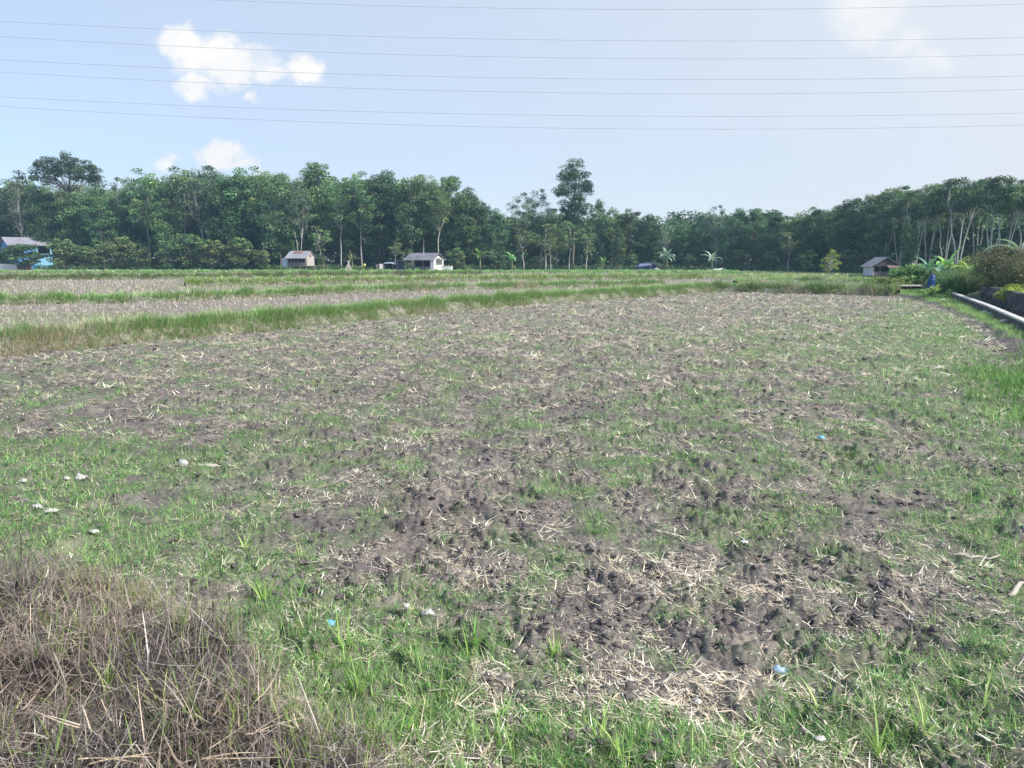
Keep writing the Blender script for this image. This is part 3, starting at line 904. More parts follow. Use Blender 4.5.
def make_tree(seed, Ht, cb, rx, ncl, per, clr, leaf, base, trunk_r=0.22, stems=1, fork=0.35, bark='bark', shape='oval', lean=0.0, splay=0.25, name='tree'):
    """returns trunk mesh, crown mesh: a tapered trunk with limbs to each leaf clump"""
    rng = np.random.default_rng(seed)
    cz, rz = Ht * (cb + 1) / 2, Ht * (1 - cb) / 2
    C = []
    while len(C) < ncl:
        d = rng.normal(size=3); d /= np.linalg.norm(d)
        rr = 0.35 + 0.6 * rng.random() ** 0.5
        z = d[2] * rr
        wf = 1.0
        if shape == 'umbrella':
            z = abs(z) * 0.9 - 0.15 + 0.2 * rng.random()
            wf = 1.15
        elif shape == 'cone':
            wf = 1.15 - 0.55 * (z + 1) / 2
        elif shape == 'egg':
            wf = 1.05 - 0.25 * z
        p = np.array([d[0] * rr * rx * wf, d[1] * rr * rx * wf, cz + z * rz * 0.93])
        C.append(p)
    C = np.array(C)
    R = clr * (0.6 + 0.8 * rng.random(ncl))
    C[:, 2] = np.minimum(C[:, 2], Ht - R * 0.6)
    t = MB()
    stem_tops = []
    for s in range(stems):
        a0 = rng.random() * 2 * PI if stems == 1 else 2 * PI * s / stems + rng.normal() * 0.3
        sp = (lean if stems == 1 else splay) * Ht * (0.6 + 0.6 * rng.random())
        pts = []; rad = []
        top = Ht * (0.78 + 0.12 * rng.random())
        tr = trunk_r * (1 if stems == 1 else 0.75)
        nn = 8
        wob = rng.normal(size=(nn + 1, 2)) * 0.012 * Ht
        for k in range(nn + 1):
            u = k / nn
            fx = max(0, u - (0 if stems > 1 and s < 9 else 0)) ** 1.3
            pts.append((math.cos(a0) * sp * fx + wob[k][0] * u + (0.15 * math.cos(a0) if stems > 1 else 0), math.sin(a0) * sp * fx + wob[k][1] * u + (0.15 * math.sin(a0) if stems > 1 else 0), top * u - (0.3 if k == 0 else 0)))
            rad.append(tr * (1 - 0.82 * u) + (0.25 * tr if k == 0 else 0))
        t.tube(pts, rad, 7)
        stem_tops.append((pts, rad))
    for c in C:
        # nearest stem
        best = min(stem_tops, key=lambda pr: (pr[0][5][0] - c[0]) ** 2 + (pr[0][5][1] - c[1]) ** 2)
        pts, rad = best
        hz = max(fork * Ht, min(c[2] - rx * (0.5 + 0.5 * rng.random()), pts[-1][2]))
        k = min(range(len(pts)), key=lambda i: abs(pts[i][2] - hz))
        p0 = Vector(pts[k]); p1 = Vector(c)
        mid = p0.lerp(p1, 0.5) + Vector((0, 0, -0.06 * (p1 - p0).length)) + Vector(rng.normal(size=3) * 0.05 * (p1 - p0).length)
        r0 = max(0.03, rad[k] * 0.5)
        t.tube([p0, mid, p1], [r0, r0 * 0.6, 0.02], 5, cap=False)
    tm = t.mesh(name + '_trunk', True); tm.materials.append(M[bark])
    B = Bag(); B.add(*leaf_cloud(rng, C, R, per, leaf, base))
    cm = B.mesh(name + '_crown'); cm.materials.append(M['leaf'])
    return tm, cm


PROTO = {}


def protos():
    P = PROTO
    k = 0
    def add(key, n, **kw):
        nonlocal k
        P[key] = []
        for i in range(n):
            k += 1
            P[key].append(make_tree(900 + k * 7, name=key, **kw))
    # heights are real; instances scale around 1
    add('broad', 3, Ht=22, cb=0.10, rx=4.9, ncl=90, per=130, clr=1.7, leaf=0.46, base=MID, trunk_r=.26)
    add('dense', 3, Ht=22, cb=0.03, rx=5.0, ncl=95, per=140, clr=1.8, leaf=0.46, base=DARK, trunk_r=.28)
    add('rubber', 4, Ht=22, cb=0.36, rx=4.0, ncl=64, per=110, clr=1.35, leaf=0.38, base=LIGHT + MID, trunk_r=.18, bark='bark_pale', stems=1, fork=0.4, lean=0.04)
    add('airy', 2, Ht=22, cb=0.40, rx=4.8, ncl=52, per=95, clr=1.3, leaf=0.38, base=GREY, trunk_r=.2, bark='bark_pale', stems=2, fork=0.35, splay=0.10)
    add('umbrella', 1, Ht=26, cb=0.46, rx=6.2, ncl=84, per=110, clr=1.25, leaf=0.42, base=[(0.05, 0.08, 0.045), (0.06, 0.09, 0.05)], trunk_r=.35, bark='bark', fork=0.45, shape='umbrella')
    add('emergent', 1, Ht=26, cb=0.36, rx=4.0, ncl=78, per=150, clr=1.4, leaf=0.40, base=DARK, trunk_r=.35, bark='bark', fork=0.3, shape='egg')
    add('forked', 4, Ht=16, cb=0.60, rx=3.2, ncl=46, per=150, clr=1.0, leaf=0.27, base=MID + GREY + LIGHT, trunk_r=.17, bark='bark_pale', stems=3, fork=0.42, splay=0.12)
    add('small', 3, Ht=6, cb=0.08, rx=2.1, ncl=44, per=90, clr=0.7, leaf=0.30, base=LIGHT + OLIVE + MID, trunk_r=.09, bark='bark', fork=0.12)
    add('sapling', 3, Ht=9, cb=0.38, rx=1.6, ncl=20, per=50, clr=0.6, leaf=0.28, base=LIGHT + OLIVE, trunk_r=.08, bark='bark_pale', fork=0.35, lean=0.05)
    add('young', 1, Ht=3.6, cb=0.28, rx=0.95, ncl=34, per=42, clr=0.27, leaf=0.14, base=YEL, trunk_r=.05, bark='bark_pale', fork=0.25, shape='egg')


_rt = random.Random(5)


def put_tree(kind, px, top, label, dd=0.0, wide=1.0, cat='tree', group=None, name=None, var=None, base_py=None, rz=None):
    Y = float(line_dist(px)) + dd
    x, _, _ = at(px, 262, Y)
    hgt = at(px, top, Y)[2]
    lst = PROTO[kind]
    tm, cm = lst[_rt.randrange(len(lst)) if var is None else var]
    zs = [v.co.z for v in cm.vertices[:1]]
    Hm = cm_height[cm.name]
    s = hgt / Hm
    e = empty(name or {'small': 'shrub', 'rubber': 'rubber_tree', 'forked': 'rubber_tree', 'young': 'young_tree', 'sapling': 'slender_tree'}.get(kind, 'forest_tree'), (x, Y, 0), _rt.random() * 6.28 if rz is None else rz, (s * wide, s * wide, s))
    tag(e, label, cat, group)
    link('trunk', tm, None, e); link('crown', cm, None, e)
    return e


cm_height = {}


def make_trees():
    protos()
    for k, l in PROTO.items():
        for tm, cm in l:
            co = np.empty(len(cm.vertices) * 3, np.float32); cm.vertices.foreach_get('co', co)
            cm_height[cm.name] = float(np.percentile(co[2::3], 99.7))
    G = 'trees along the forest edge'
    T = [  # kind, px, top y, label, extra distance, width
        ('umbrella', 76, 153, 'tallest tree at the left, with a flat spreading crown above the blue house', 6, 1.0),
        ('airy', 24, 171, 'pale trunked airy tree behind the blue house roof', 2, 1.1),
        ('dense', -14, 176, 'dark tree cut by the left edge of the picture', 3, 1.1),
        ('dense', 48, 196, 'dark low crowned tree between the blue house and the spreading tree', 4, 0.9),
        ('broad', 104, 190, 'round green tree just right of the flat crowned tree', 0, .9),
        ('airy', 128, 178, 'thin greyish tree with gaps of sky right of the flat crowned tree', 5, .8),
        ('rubber', 150, 170, 'feathery light green tree first in the left skyline after the flat crown', 4, 1.2),
        ('broad', 168, 182, 'mid green tree behind the two bushy shrubs', 0, .8),
        ('rubber', 187, 168, 'light green domed tree between the feathery tree and the small cloud', 3, 1.2),
        ('airy', 208, 166, 'grey green tree standing under the small low cloud', 2, 1.2),
        ('dense', 226, 186, 'dark bluish tree under the right end of the small cloud', 1, .9),
        ('broad', 244, 171, 'tree with slanting pale trunk right of the small cloud', 4, 1.0),
        ('rubber', 264, 168, 'pale green topped tree left of the stilt hut', 3, 1.1),
        ('dense', 281, 176, 'dark tree rising behind the left end of the stilt hut', -1, .9),
        ('airy', 300, 180, 'tree with pale straight trunk above the stilt hut', -2, .8),
        ('broad', 322, 164, 'highest crown directly right of the stilt hut', 5, 1.0),
        ('rubber', 341, 178, 'narrow tree between the stilt hut and the leaning poles', 0, .9),
        ('rubber', 362, 172, 'tree with slanting trunk behind the leaning poles', 0, 1.0),
        ('dense', 380, 178, 'dark wide tree behind the tarp shelters', 3, 1.0),
        ('dense', 395, 172, 'dark topped tree above the blue tarp heap', 6, .9),
        ('broad', 412, 180, 'mid green tree behind the left side of the open shed', -1, .8),
        ('rubber', 424, 175, 'slender trunked tree right above the open shed roof', 1, 1.0),
        ('rubber', 438, 182, 'light crowned tree above the white gable of the shed', -2, .9),
        ('broad', 450, 177, 'wide green tree behind the white box wall', 4, 1.0),
        ('broad', 464, 188, 'tree forming the right shoulder of the high left forest', 1, .85),
        ('dense', 480, 201, 'lower dark tree on the slope down from the high left forest', 2, .8),
        ('dense', 495, 210, 'low dark tree left of the airy twin trees', 4, .8),
        ('airy', 521, 193, 'thin leafed tree two left of the tall lone tree', 6, .9),
        ('airy', 541, 190, 'grey green tree immediately left of the tall lone tree', 8, .9),
        ('emergent', 573, 160, 'tall dark lone tree standing far above the middle skyline', 4, 1.0),
        ('dense', 596, 200, 'small dark crown beside the tall lone tree', 5, .55),
        ('broad', 556, 212, 'round crown at the foot of the tall lone tree', 1, .8),
        ('sapling', 524, 228, 'light tree with leaning pale stem behind the left banana plant', -6, 1.5),
        ('sapling', 546, 224, 'forked pale stemmed tree with light green crown', -5, 1.6),
        ('sapling', 551, 236, 'yellowish small crown beside the forked pale stems', -8, 1.3),
        ('sapling', 569, 222, 'light green tree in front of the tall lone tree', -5, 1.5),
        ('sapling', 586, 226, 'slender bright tree right of the tall lone tree trunk', -6, 1.5),
        ('rubber', 612, 208, 'light topped tree right of the tall lone tree', 4, .95),
        ('broad', 630, 210, 'green tree above the blue roofed shelter, left side', 3, .9),
        ('dense', 648, 215, 'dark tree directly above the blue roofed shelter', 2, .85),
        ('broad', 618, 228, 'lower light green tree left of the blue roofed shelter', -4, .8),
        ('umbrella', 676, 213, 'rounded distant tree standing alone in the gap of the skyline', 22, .52),
        ('airy', 664, 225, 'grey tree with pale twigs right of the blue roofed shelter', -2, .7),
        ('broad', 684, 226, 'low tree under the gap in the skyline', 0, .8),
        ('dense', 700, 213, 'dark tree just right of the gap in the skyline', 2, .8),
        ('airy', 716, 206, 'tree with bare twigs at the top above the white sacks', 2, .95),
        ('dense', 734, 209, 'dense blue green tree right of the white sacks', 1, .9),
        ('broad', 752, 209, 'wide tree midway between the white sacks and the young tree', 3, 1.0),
        ('dense', 772, 212, 'dark tree left of the slender pale stem', 2, .9),
        ('sapling', 788, 232, 'small tree with a single pale stem left of the young tree', -8, 1.4),
        ('broad', 792, 214, 'low point of the skyline left of the young tree', 3, .95),
        ('dense', 812, 208, 'dark tree behind the yellow green young tree', 4, .9),
        ('broad', 829, 206, 'green tree directly above the yellow green young tree', 4, .95),
        ('dense', 846, 200, 'dark tree between the young tree and the dark hut', 1, .95),
        ('broad', 862, 196, 'tree above the left corner of the dark hut', 4, 1.0),
        ('dense', 874, 212, 'dark crown low behind the dark hut roof', -4, .85),
        ('forked', 884, 188, 'wide tree above the dark hut gable', 4, 1.4),
        ('forked', 899, 186, 'rubber tree with two pale stems just right of the dark hut', 0, 1.1),
        ('forked', 915, 190, 'rubber tree with white forked stems above the leafy shrub', -3, 1.1),
        ('broad', 908, 224, 'low dark tree right of the dark hut', -8, .75),
        ('forked', 928, 184, 'rubber tree with slim grey stems behind the first banana plant', 2, 1.2),
        ('forked', 944, 184, 'rubber tree with one straight stem above the banana plants', 0, 1.1),
        ('forked', 958, 178, 'rubber tree with stout pale fork above the banana plants', -2, 1.2),
        ('forked', 975, 180, 'green topped rubber tree left of the tall pale stems', 4, 1.1),
        ('forked', 990, 177, 'rubber tree with the tallest pale parallel stems', -4, 1.2),
        ('forked', 1004, 179, 'rubber tree with leaning pale stems near the right edge', -3, 1.1),
        ('forked', 1022, 180, 'rubber tree at the right edge of the picture', -2, 1.2),
        ('forked', 1042, 178, 'rubber tree just past the right edge', -2, 1.2),
        # low trees and shrubs
        ('small', 64, 239, 'pale leafy shrub touching the right side of the blue house', -10, 1.25),
        ('small', 84, 246, 'second shrub right of the blue house', -9, 1.1),
        ('small', 24, 244, 'yellowish bush in front of the blue house', -14, 1.9),
        ('small', 3, 250, 'green bush behind the white yard wall', -13, 1.7),
        ('small', 100, 244, 'bushy shrub with a thin pale stem beside it', -8, 1.1),
        ('small', 122, 237, 'tall green shrub third from the blue house', -6, 1.2),
        ('small', 142, 244, 'rounded shrub left of the grey leafed one', -7, 1.1),
        ('small', 169, 241, 'grey green leafed shrub in the left treeline', -8, 1.1),
        ('small', 190, 234, 'shrub with pale bent stem in the left treeline', -6, 1.2),
        ('small', 214, 240, 'large leafed bush midway between blue house and stilt hut', -7, 1.2),
        ('small', 240, 238, 'bright green bush left of the stilt hut', -7, 1.3),
        ('small', 262, 250, 'low bush next to the stilt hut side shed', -6, 1.2),
        ('sapling', 322, 226, 'small tree with pale forked trunk right of the stilt hut', -6, 1.4),
        ('small', 321, 254, 'tiny round bush under the forked pale trunk', -8, .8),
        ('sapling', 396, 238, 'small tree with straight pale trunk left of the open shed', -4, 1.1),
        ('small', 456, 248, 'bush right of the white box wall', -5, 1.1),
        ('small', 497, 252, 'low bush between the two banana plants', -3, 1.2),
        ('small', 536, 256, 'low undergrowth bush right of the second banana plant', -3, 1.2),
        ('small', 632, 254, 'bush behind the blue roofed shelter', -1, 1.0),
        ('small', 690, 254, 'bush left of the whitish banana plant', -2, 1.2),
        ('small', 740, 250, 'bush right of the whitish banana plant', -2, 1.2),
        ('small', 770, 252, 'low bush below the wide middle tree', -2, 1.2),
        ('small', 808, 250, 'low bush left of the young tree', -3, 1.2),
        ('small', 850, 250, 'low bush behind the left wall of the dark hut', -4, 1.2),
    ]
    for kind, px, top, lab, dd, wide in T:
        put_tree(kind, px, top, lab, dd, wide, 'shrub' if kind == 'small' else 'tree', None)
    # young tree in the field
    Y = 74.0
    x, _, z0 = at(829, 282, Y)
    tm, cm = PROTO['young'][0]
    hgt = at(829, 250, Y)[2]
    e = empty('young_tree', (x, Y, 0), 0.6, (1.0, 1.0, hgt / cm_height[cm.name]))
    tag(e, 'young tree with yellow green leaves standing alone on a bund', 'tree')
    link('trunk', tm, None, e); link('crown', cm, None, e)

    # the wood behind: one mass
    rng = np.random.default_rng(77)
    sky = [(-260, 176), (-120, 172), (0, 180), (30, 176), (60, 180), (120, 184), (150, 174), (205, 170), (262, 172), (322, 172), (350, 175), (415, 178), (445, 182), (465, 193), (485, 207), (505, 215), (530, 206), (560, 208),
           (610, 213), (650, 218), (670, 226), (690, 221), (715, 212), (765, 214), (795, 218), (825, 211), (850, 204), (880, 194), (900, 190), (960, 184), (1010, 183), (1100, 180), (1300, 178)]
    sx = [p[0] for p in sky]; sy = [p[1] for p in sky]
    B = Bag(); TR = MB()
    def raw(me):
        co = np.empty(len(me.vertices) * 3, np.float32); me.vertices.foreach_get('co', co)
        cc = np.empty(len(me.vertices) * 4, np.float32); me.attributes['Col'].data.foreach_get('color', cc)
        return co.reshape(-1, 3), cc.reshape(-1, 4)[:, :3]
    cache = {}
    tub = []
    for row, (off, stp, lower) in enumerate([(10, 24, 8), (20, 24, 3), (34, 30, 1)]):
        px = -250.0 + row * 9
        while px < 1290:
            Y = float(line_dist(px)) + off + rng.normal() * 2
            top = np.interp(px, sx, sy) + lower + abs(rng.normal()) * 5
            kind = ['broad', 'dense', 'rubber', 'broad'][rng.integers(4)]
            tm, cm = PROTO[kind][rng.integers(len(PROTO[kind]))]
            if cm.name not in cache: cache[cm.name] = raw(cm)
            co, cc = cache[cm.name]
            s = at(px, top, Y)[2] / cm_height[cm.name]
            a = rng.random() * 6.28
            x0 = at(px, 262, Y)[0]
            keepn = len(co) // 4
            sel = rng.random(keepn) < (0.8 if row == 0 else 0.6)
            co4 = co.reshape(-1, 4, 3)[sel].reshape(-1, 3); c4 = cc.reshape(-1, 4, 3)[sel].reshape(-1, 3)
            X = (co4[:, 0] * math.cos(a) - co4[:, 1] * math.sin(a)) * s + x0
            Yv = (co4[:, 0] * math.sin(a) + co4[:, 1] * math.cos(a)) * s + Y
            B.add(np.stack([X, Yv, co4[:, 2] * s], -1), np.arange(len(co4)).reshape(-1, 4), np.zeros((0, 3), int), c4 * (0.85 + .3 * rng.random()))
            px += stp * (150 / Y) * (0.8 + 0.4 * rng.random())
    # low cover filling the space under the crowns
    n = 3300
    pxs = rng.uniform(-250, 1280, n)
    Y = line_dist(pxs) + rng.uniform(3, 55, n)
    C = np.stack([(pxs - 512) / F / 1.014 * Y, Y, 13 * rng.random(n) ** 1.15 * (0.55 + 0.45 * (Y > 0)) * np.clip(Y / 180, .6, 1)], -1)
    B.add(*leaf_cloud(rng, C, rng.uniform(1.8, 3.2, n), 110, 0.7, DARK))
    o = link('forest', B.mesh('forest'), M['leaf'])
    tag(o, 'dense wood rising behind the first row of trees', 'forest', None, 'stuff')
    # undergrowth strip
    n = 1500
    pxs = rng.uniform(-250, 1280, n)
    Y = line_dist(pxs) + rng.uniform(-4.5, 3, n)
    C = np.stack([(pxs - 512) / F / 1.014 * Y, Y, rng.uniform(0.1, 0.9, n)], -1)
    B = Bag(); B.add(*leaf_cloud(rng, C, rng.uniform(0.6, 1.3, n), 60, 0.35, MID + OLIVE + DARK))
    tag(link('undergrowth', B.mesh('undergrowth'), M['leaf']), 'low undergrowth along the foot of the forest', 'undergrowth', None, 'stuff')


# ------------------------------------------------------------------ banana plants
def banana_leaf(B, rng, base, az, lean, L, W, droop, col, seg=9):
    """a broad leaf with midrib fold and torn margins"""
    pos = np.array(base, float); V = []; ph = lean
    side = np.array([-math.sin(az), math.cos(az), 0])
    for k in range(seg + 1):
        t = k / seg
        w = W * (math.sin(PI * min(1, 0.08 + t * 0.95)) ** 0.6) * (0.85 + 0.3 * rng.random()) if t > 0.12 else W * 0.08
        if k == seg: w = W * 0.08
        up = np.array([0, 0, 1]) * w * 0.22
        V += [pos - side * w * 0.5 + up, pos, pos + side * w * 0.5 + up]
        d = L / seg
        ph = lean + droop * t ** 1.2
        pos = pos + np.array([math.cos(az) * math.sin(ph), math.sin(az) * math.sin(ph), math.cos(ph)]) * d
    V = np.array(V)
    q = []
    for k in range(seg):
        a = 3 * k
        q += [(a, a + 1, a + 4, a + 3), (a + 1, a + 2, a + 5, a + 4)]
    c = np.tile(np.array(col) * (0.85 + 0.3 * rng.random()), (len(V), 1))
    c[1::3] *= 1.25
    B.add(V, np.array(q), np.zeros((0, 3), int), c)


def banana(seed, loc, h, label, nleaf=8, cols=None, stems=1, lw=0.42):
    rng = np.random.default_rng(seed)
    e = empty('banana_plant', loc, 0)
    tag(e, label, 'banana plant')
    st = MB(); B = Bag()
    cols = cols or [(0.12, 0.24, 0.06), (0.17, 0.30, 0.09), (0.20, 0.30, 0.14)]
    for s in range(stems):
        st = MB()
        ox, oy = (rng.normal(size=2) * 0.5 if stems > 1 else (0, 0))
        hh = h * (0.42 if s == 0 else 0.25 + 0.15 * rng.random())
        st.tube([(ox, oy, -0.2), (ox + .03, oy, hh * .5), (ox + .05, oy + .02, hh)], [0.11 * h / 3, 0.09 * h / 3, 0.05 * h / 3], 8)
        st.build('stem', M['stem'], e, True)
        nl = nleaf if s == 0 else max(4, nleaf - 2)
        for k in range(nl):
            az = 2.4 * k + rng.normal() * .3
            u = k / nl
            L = h * (0.62 - 0.08 * s) * (0.8 + .35 * rng.random())
            banana_leaf(B, rng, (ox + .05, oy, hh * 0.95), az, 0.15 + 0.6 * u, L, lw * h / 3 * (0.8 + .4 * rng.random()), 0.8 + 1.7 * u + rng.random() * .5, cols[rng.integers(len(cols))])
    link('leaves', B.mesh('leaves', True), M['leaf'], e)
    return e


def shrub(seed, loc, r, h, label, base, leaf=0.10, ncl=60, per=150, name='shrub', clr=None, cat='shrub', bark='bark'):
    rng = np.random.default_rng(seed)
    e = empty(name, loc, 0); tag(e, label, cat)
    d = rng.normal(size=(ncl, 3)); d /= np.linalg.norm(d, axis=1, keepdims=True)
    rr = 0.35 + 0.5 * rng.random((ncl, 1))
    C = d * rr * np.array([r[0], r[1], h * 0.5]) + np.array([0, 0, h * 0.46])
    C[:, 2] = np.maximum(C[:, 2], 0.12)
    t = MB()
    for c in C[::2]:
        t.tube([(c[0] * .15, c[1] * .15, -.1), (c[0] * .6, c[1] * .6, c[2] * .6), tuple(c)], [.03, .02, .006], 4, cap=False)
    t.build('stems', M[bark], e, True)
    clr = clr or 0.24 * (r[0] + h) / 2
    B = Bag(); B.add(*leaf_cloud(rng, C, clr * (0.7 + .6 * rng.random(ncl)), per, leaf, base, flat=.8))
    link('leaves', B.mesh('leaves'), M['leaf'], e)
    return e


def make_bananas():
    def spot(px, Y): 
        x = at(px, 262, Y)[0]
        return (x, Y, float(H(np.array([x]), np.array([Y]), False)[0]))
    d = 172
    banana(1, spot(480, d), 6.2, 'broad green banana plant right of the open shed', 9)
    banana(2, spot(512, d), 5.2, 'upright narrow banana plant below the airy trees', 7)
    banana(3, spot(603, 176), 3.6, 'small bright banana plant left of the blue roofed shelter', 7)
    banana(4, spot(668, 176), 6.0, 'banana plant with pale leaves right of the blue roofed shelter', 9, [(0.30, 0.38, 0.30), (0.2, 0.3, 0.2)], 2)  # pale grey green leaf colours
    banana(5, spot(712, 166), 5.0, 'banana plant with whitish leaves behind the white sacks', 8, [(0.34, 0.42, 0.36), (0.2, 0.3, 0.2)])
    banana(6, spot(352, 172), 5.2, 'spiky leafed plant beside the leaning poles', 16, [(0.13, 0.18, 0.08), (0.2, 0.22, 0.11)], 1, 0.13)
    banana(7, spot(434, 178), 4.6, 'banana plant in the shade behind the shed gable', 7)
    b = [(0.13, 0.25, 0.07), (0.19, 0.32, 0.08), (0.17, 0.28, 0.16)]
    banana(11, spot(929, 54), 2.7, 'banana plant with sheen painted blue grey on its arching leaf, left of the blue post', 8, [(0.13, 0.24, 0.16), (0.15, 0.26, 0.12)])  # bluish leaf colour stands in for a reflection of the sky
    banana(12, spot(947, 55), 3.1, 'banana plant with upright leaves right of the blue post', 8, b)
    banana(13, spot(961, 54), 3.0, 'yellow green banana plant in the middle of the thicket', 9, [(0.22, 0.34, 0.08), (0.26, 0.36, 0.10)], 2)
    banana(14, spot(972, 47), 2.6, 'low banana plant at the right of the thicket', 7, b)
    banana(15, spot(1022, 40), 3.6, 'banana plant with sheen painted pale on a leaf arching over the big bush', 7, [(0.42, 0.52, 0.50), (0.22, 0.34, 0.2)])  # pale leaf colour stands in for the sheen
    # low broad leafed plants at the end of the channel wall
    Y = 43.5
    for i, (px, lab, s) in enumerate([(924, 'yellow green broad leafed plant at the left of the channel end', .75), (942, 'biggest yellow green broad leafed plant at the channel end', 1.0), (948, 'small broad leafed plant touching the channel wall end', .7)]):
        e = banana(30 + i, (at(px, 262, Y - i * .8)[0], Y - i * .8, 0.12), 0.85 * s, lab, 10, [(0.26, 0.36, 0.09), (0.34, 0.42, 0.14), (0.18, 0.28, 0.08)], 2, 0.75)
        e.name = 'broadleaf_plant'; e['category'] = 'plant'
    def sp(px, Y, s=1.0): return spot(px, Y)
    shrub(50, sp(1010, 40), (2.1, 2.6), 2.6, 'big brownish green bush leaning over the stone channel wall', BROWNISH + OLIVE, 0.085, 110, 240)
    shrub(51, sp(1043, 35), (2.2, 2.4), 2.3, 'brownish bush past the right end of the channel', BROWNISH + OLIVE, 0.085, 80, 200)
    shrub(52, sp(966, 45.5), (2.2, 2.4), 1.5, 'low grey green bush spreading beside the channel wall', [(0.15, 0.24, 0.10), (0.20, 0.29, 0.13), (0.12, 0.20, 0.08)], 0.10, 90, 200)
    shrub(53, sp(983, 44), (1.9, 2.0), 1.9, 'light olive bush between the low bush and the big brownish one', [(0.20, 0.27, 0.10), (0.26, 0.31, 0.13)], 0.09, 80, 190)
    shrub(54, sp(949, 48), (1.5, 2.0), 1.5, 'dark green bush below the banana plants', MID, 0.12, 60, 150)
    shrub(55, sp(911, 57), (1.5, 1.5), 1.9, 'leafy green shrub at the end of the far bund', [(0.14, 0.23, 0.07), (0.20, 0.29, 0.10), (0.10, 0.17, 0.06)], 0.15, 70, 130)
    shrub(56, sp(921, 62), (1.6, 1.6), 1.9, 'light leafed shrub right of the dark hut', LIGHT, 0.16, 60, 120)
    shrub(57, sp(901, 58), (.9, .9), 1.0, 'low dark shrub beside the little culvert', MID, 0.13, 40, 110)
    shrub(58, sp(976, 50), (1.8, 2.0), 2.1, 'tangled yellow green bush behind the low grey green one', [(0.23, 0.31, 0.10), (0.17, 0.25, 0.08), (0.28, 0.31, 0.14)], 0.12, 80, 150)
    shrub(59, sp(995, 50), (2.6, 2.2), 2.8, 'olive bush behind the big brownish bush', OLIVE, 0.11, 80, 160)
    shrub(60, sp(1021, 34), (1.0, .9), 0.8, 'bright grassy tuft above the stone wall at the right edge', YEL, 0.07, 40, 160)
    shrub(61, sp(889, 54), (2.0, 1.0), 0.85, 'pale yellow green clump at the right end of the far bund', [(0.22, 0.29, 0.09), (0.28, 0.33, 0.12)], 0.12, 50, 120)


# ------------------------------------------------------------------ buildings
def gable_hut(e, L, D, hw, hr, over, roofmat, wallmat, gablemat, floor=0.0, oh=0.3):
    """ridge along local x; returns nothing: roof, walls as children"""
    pass


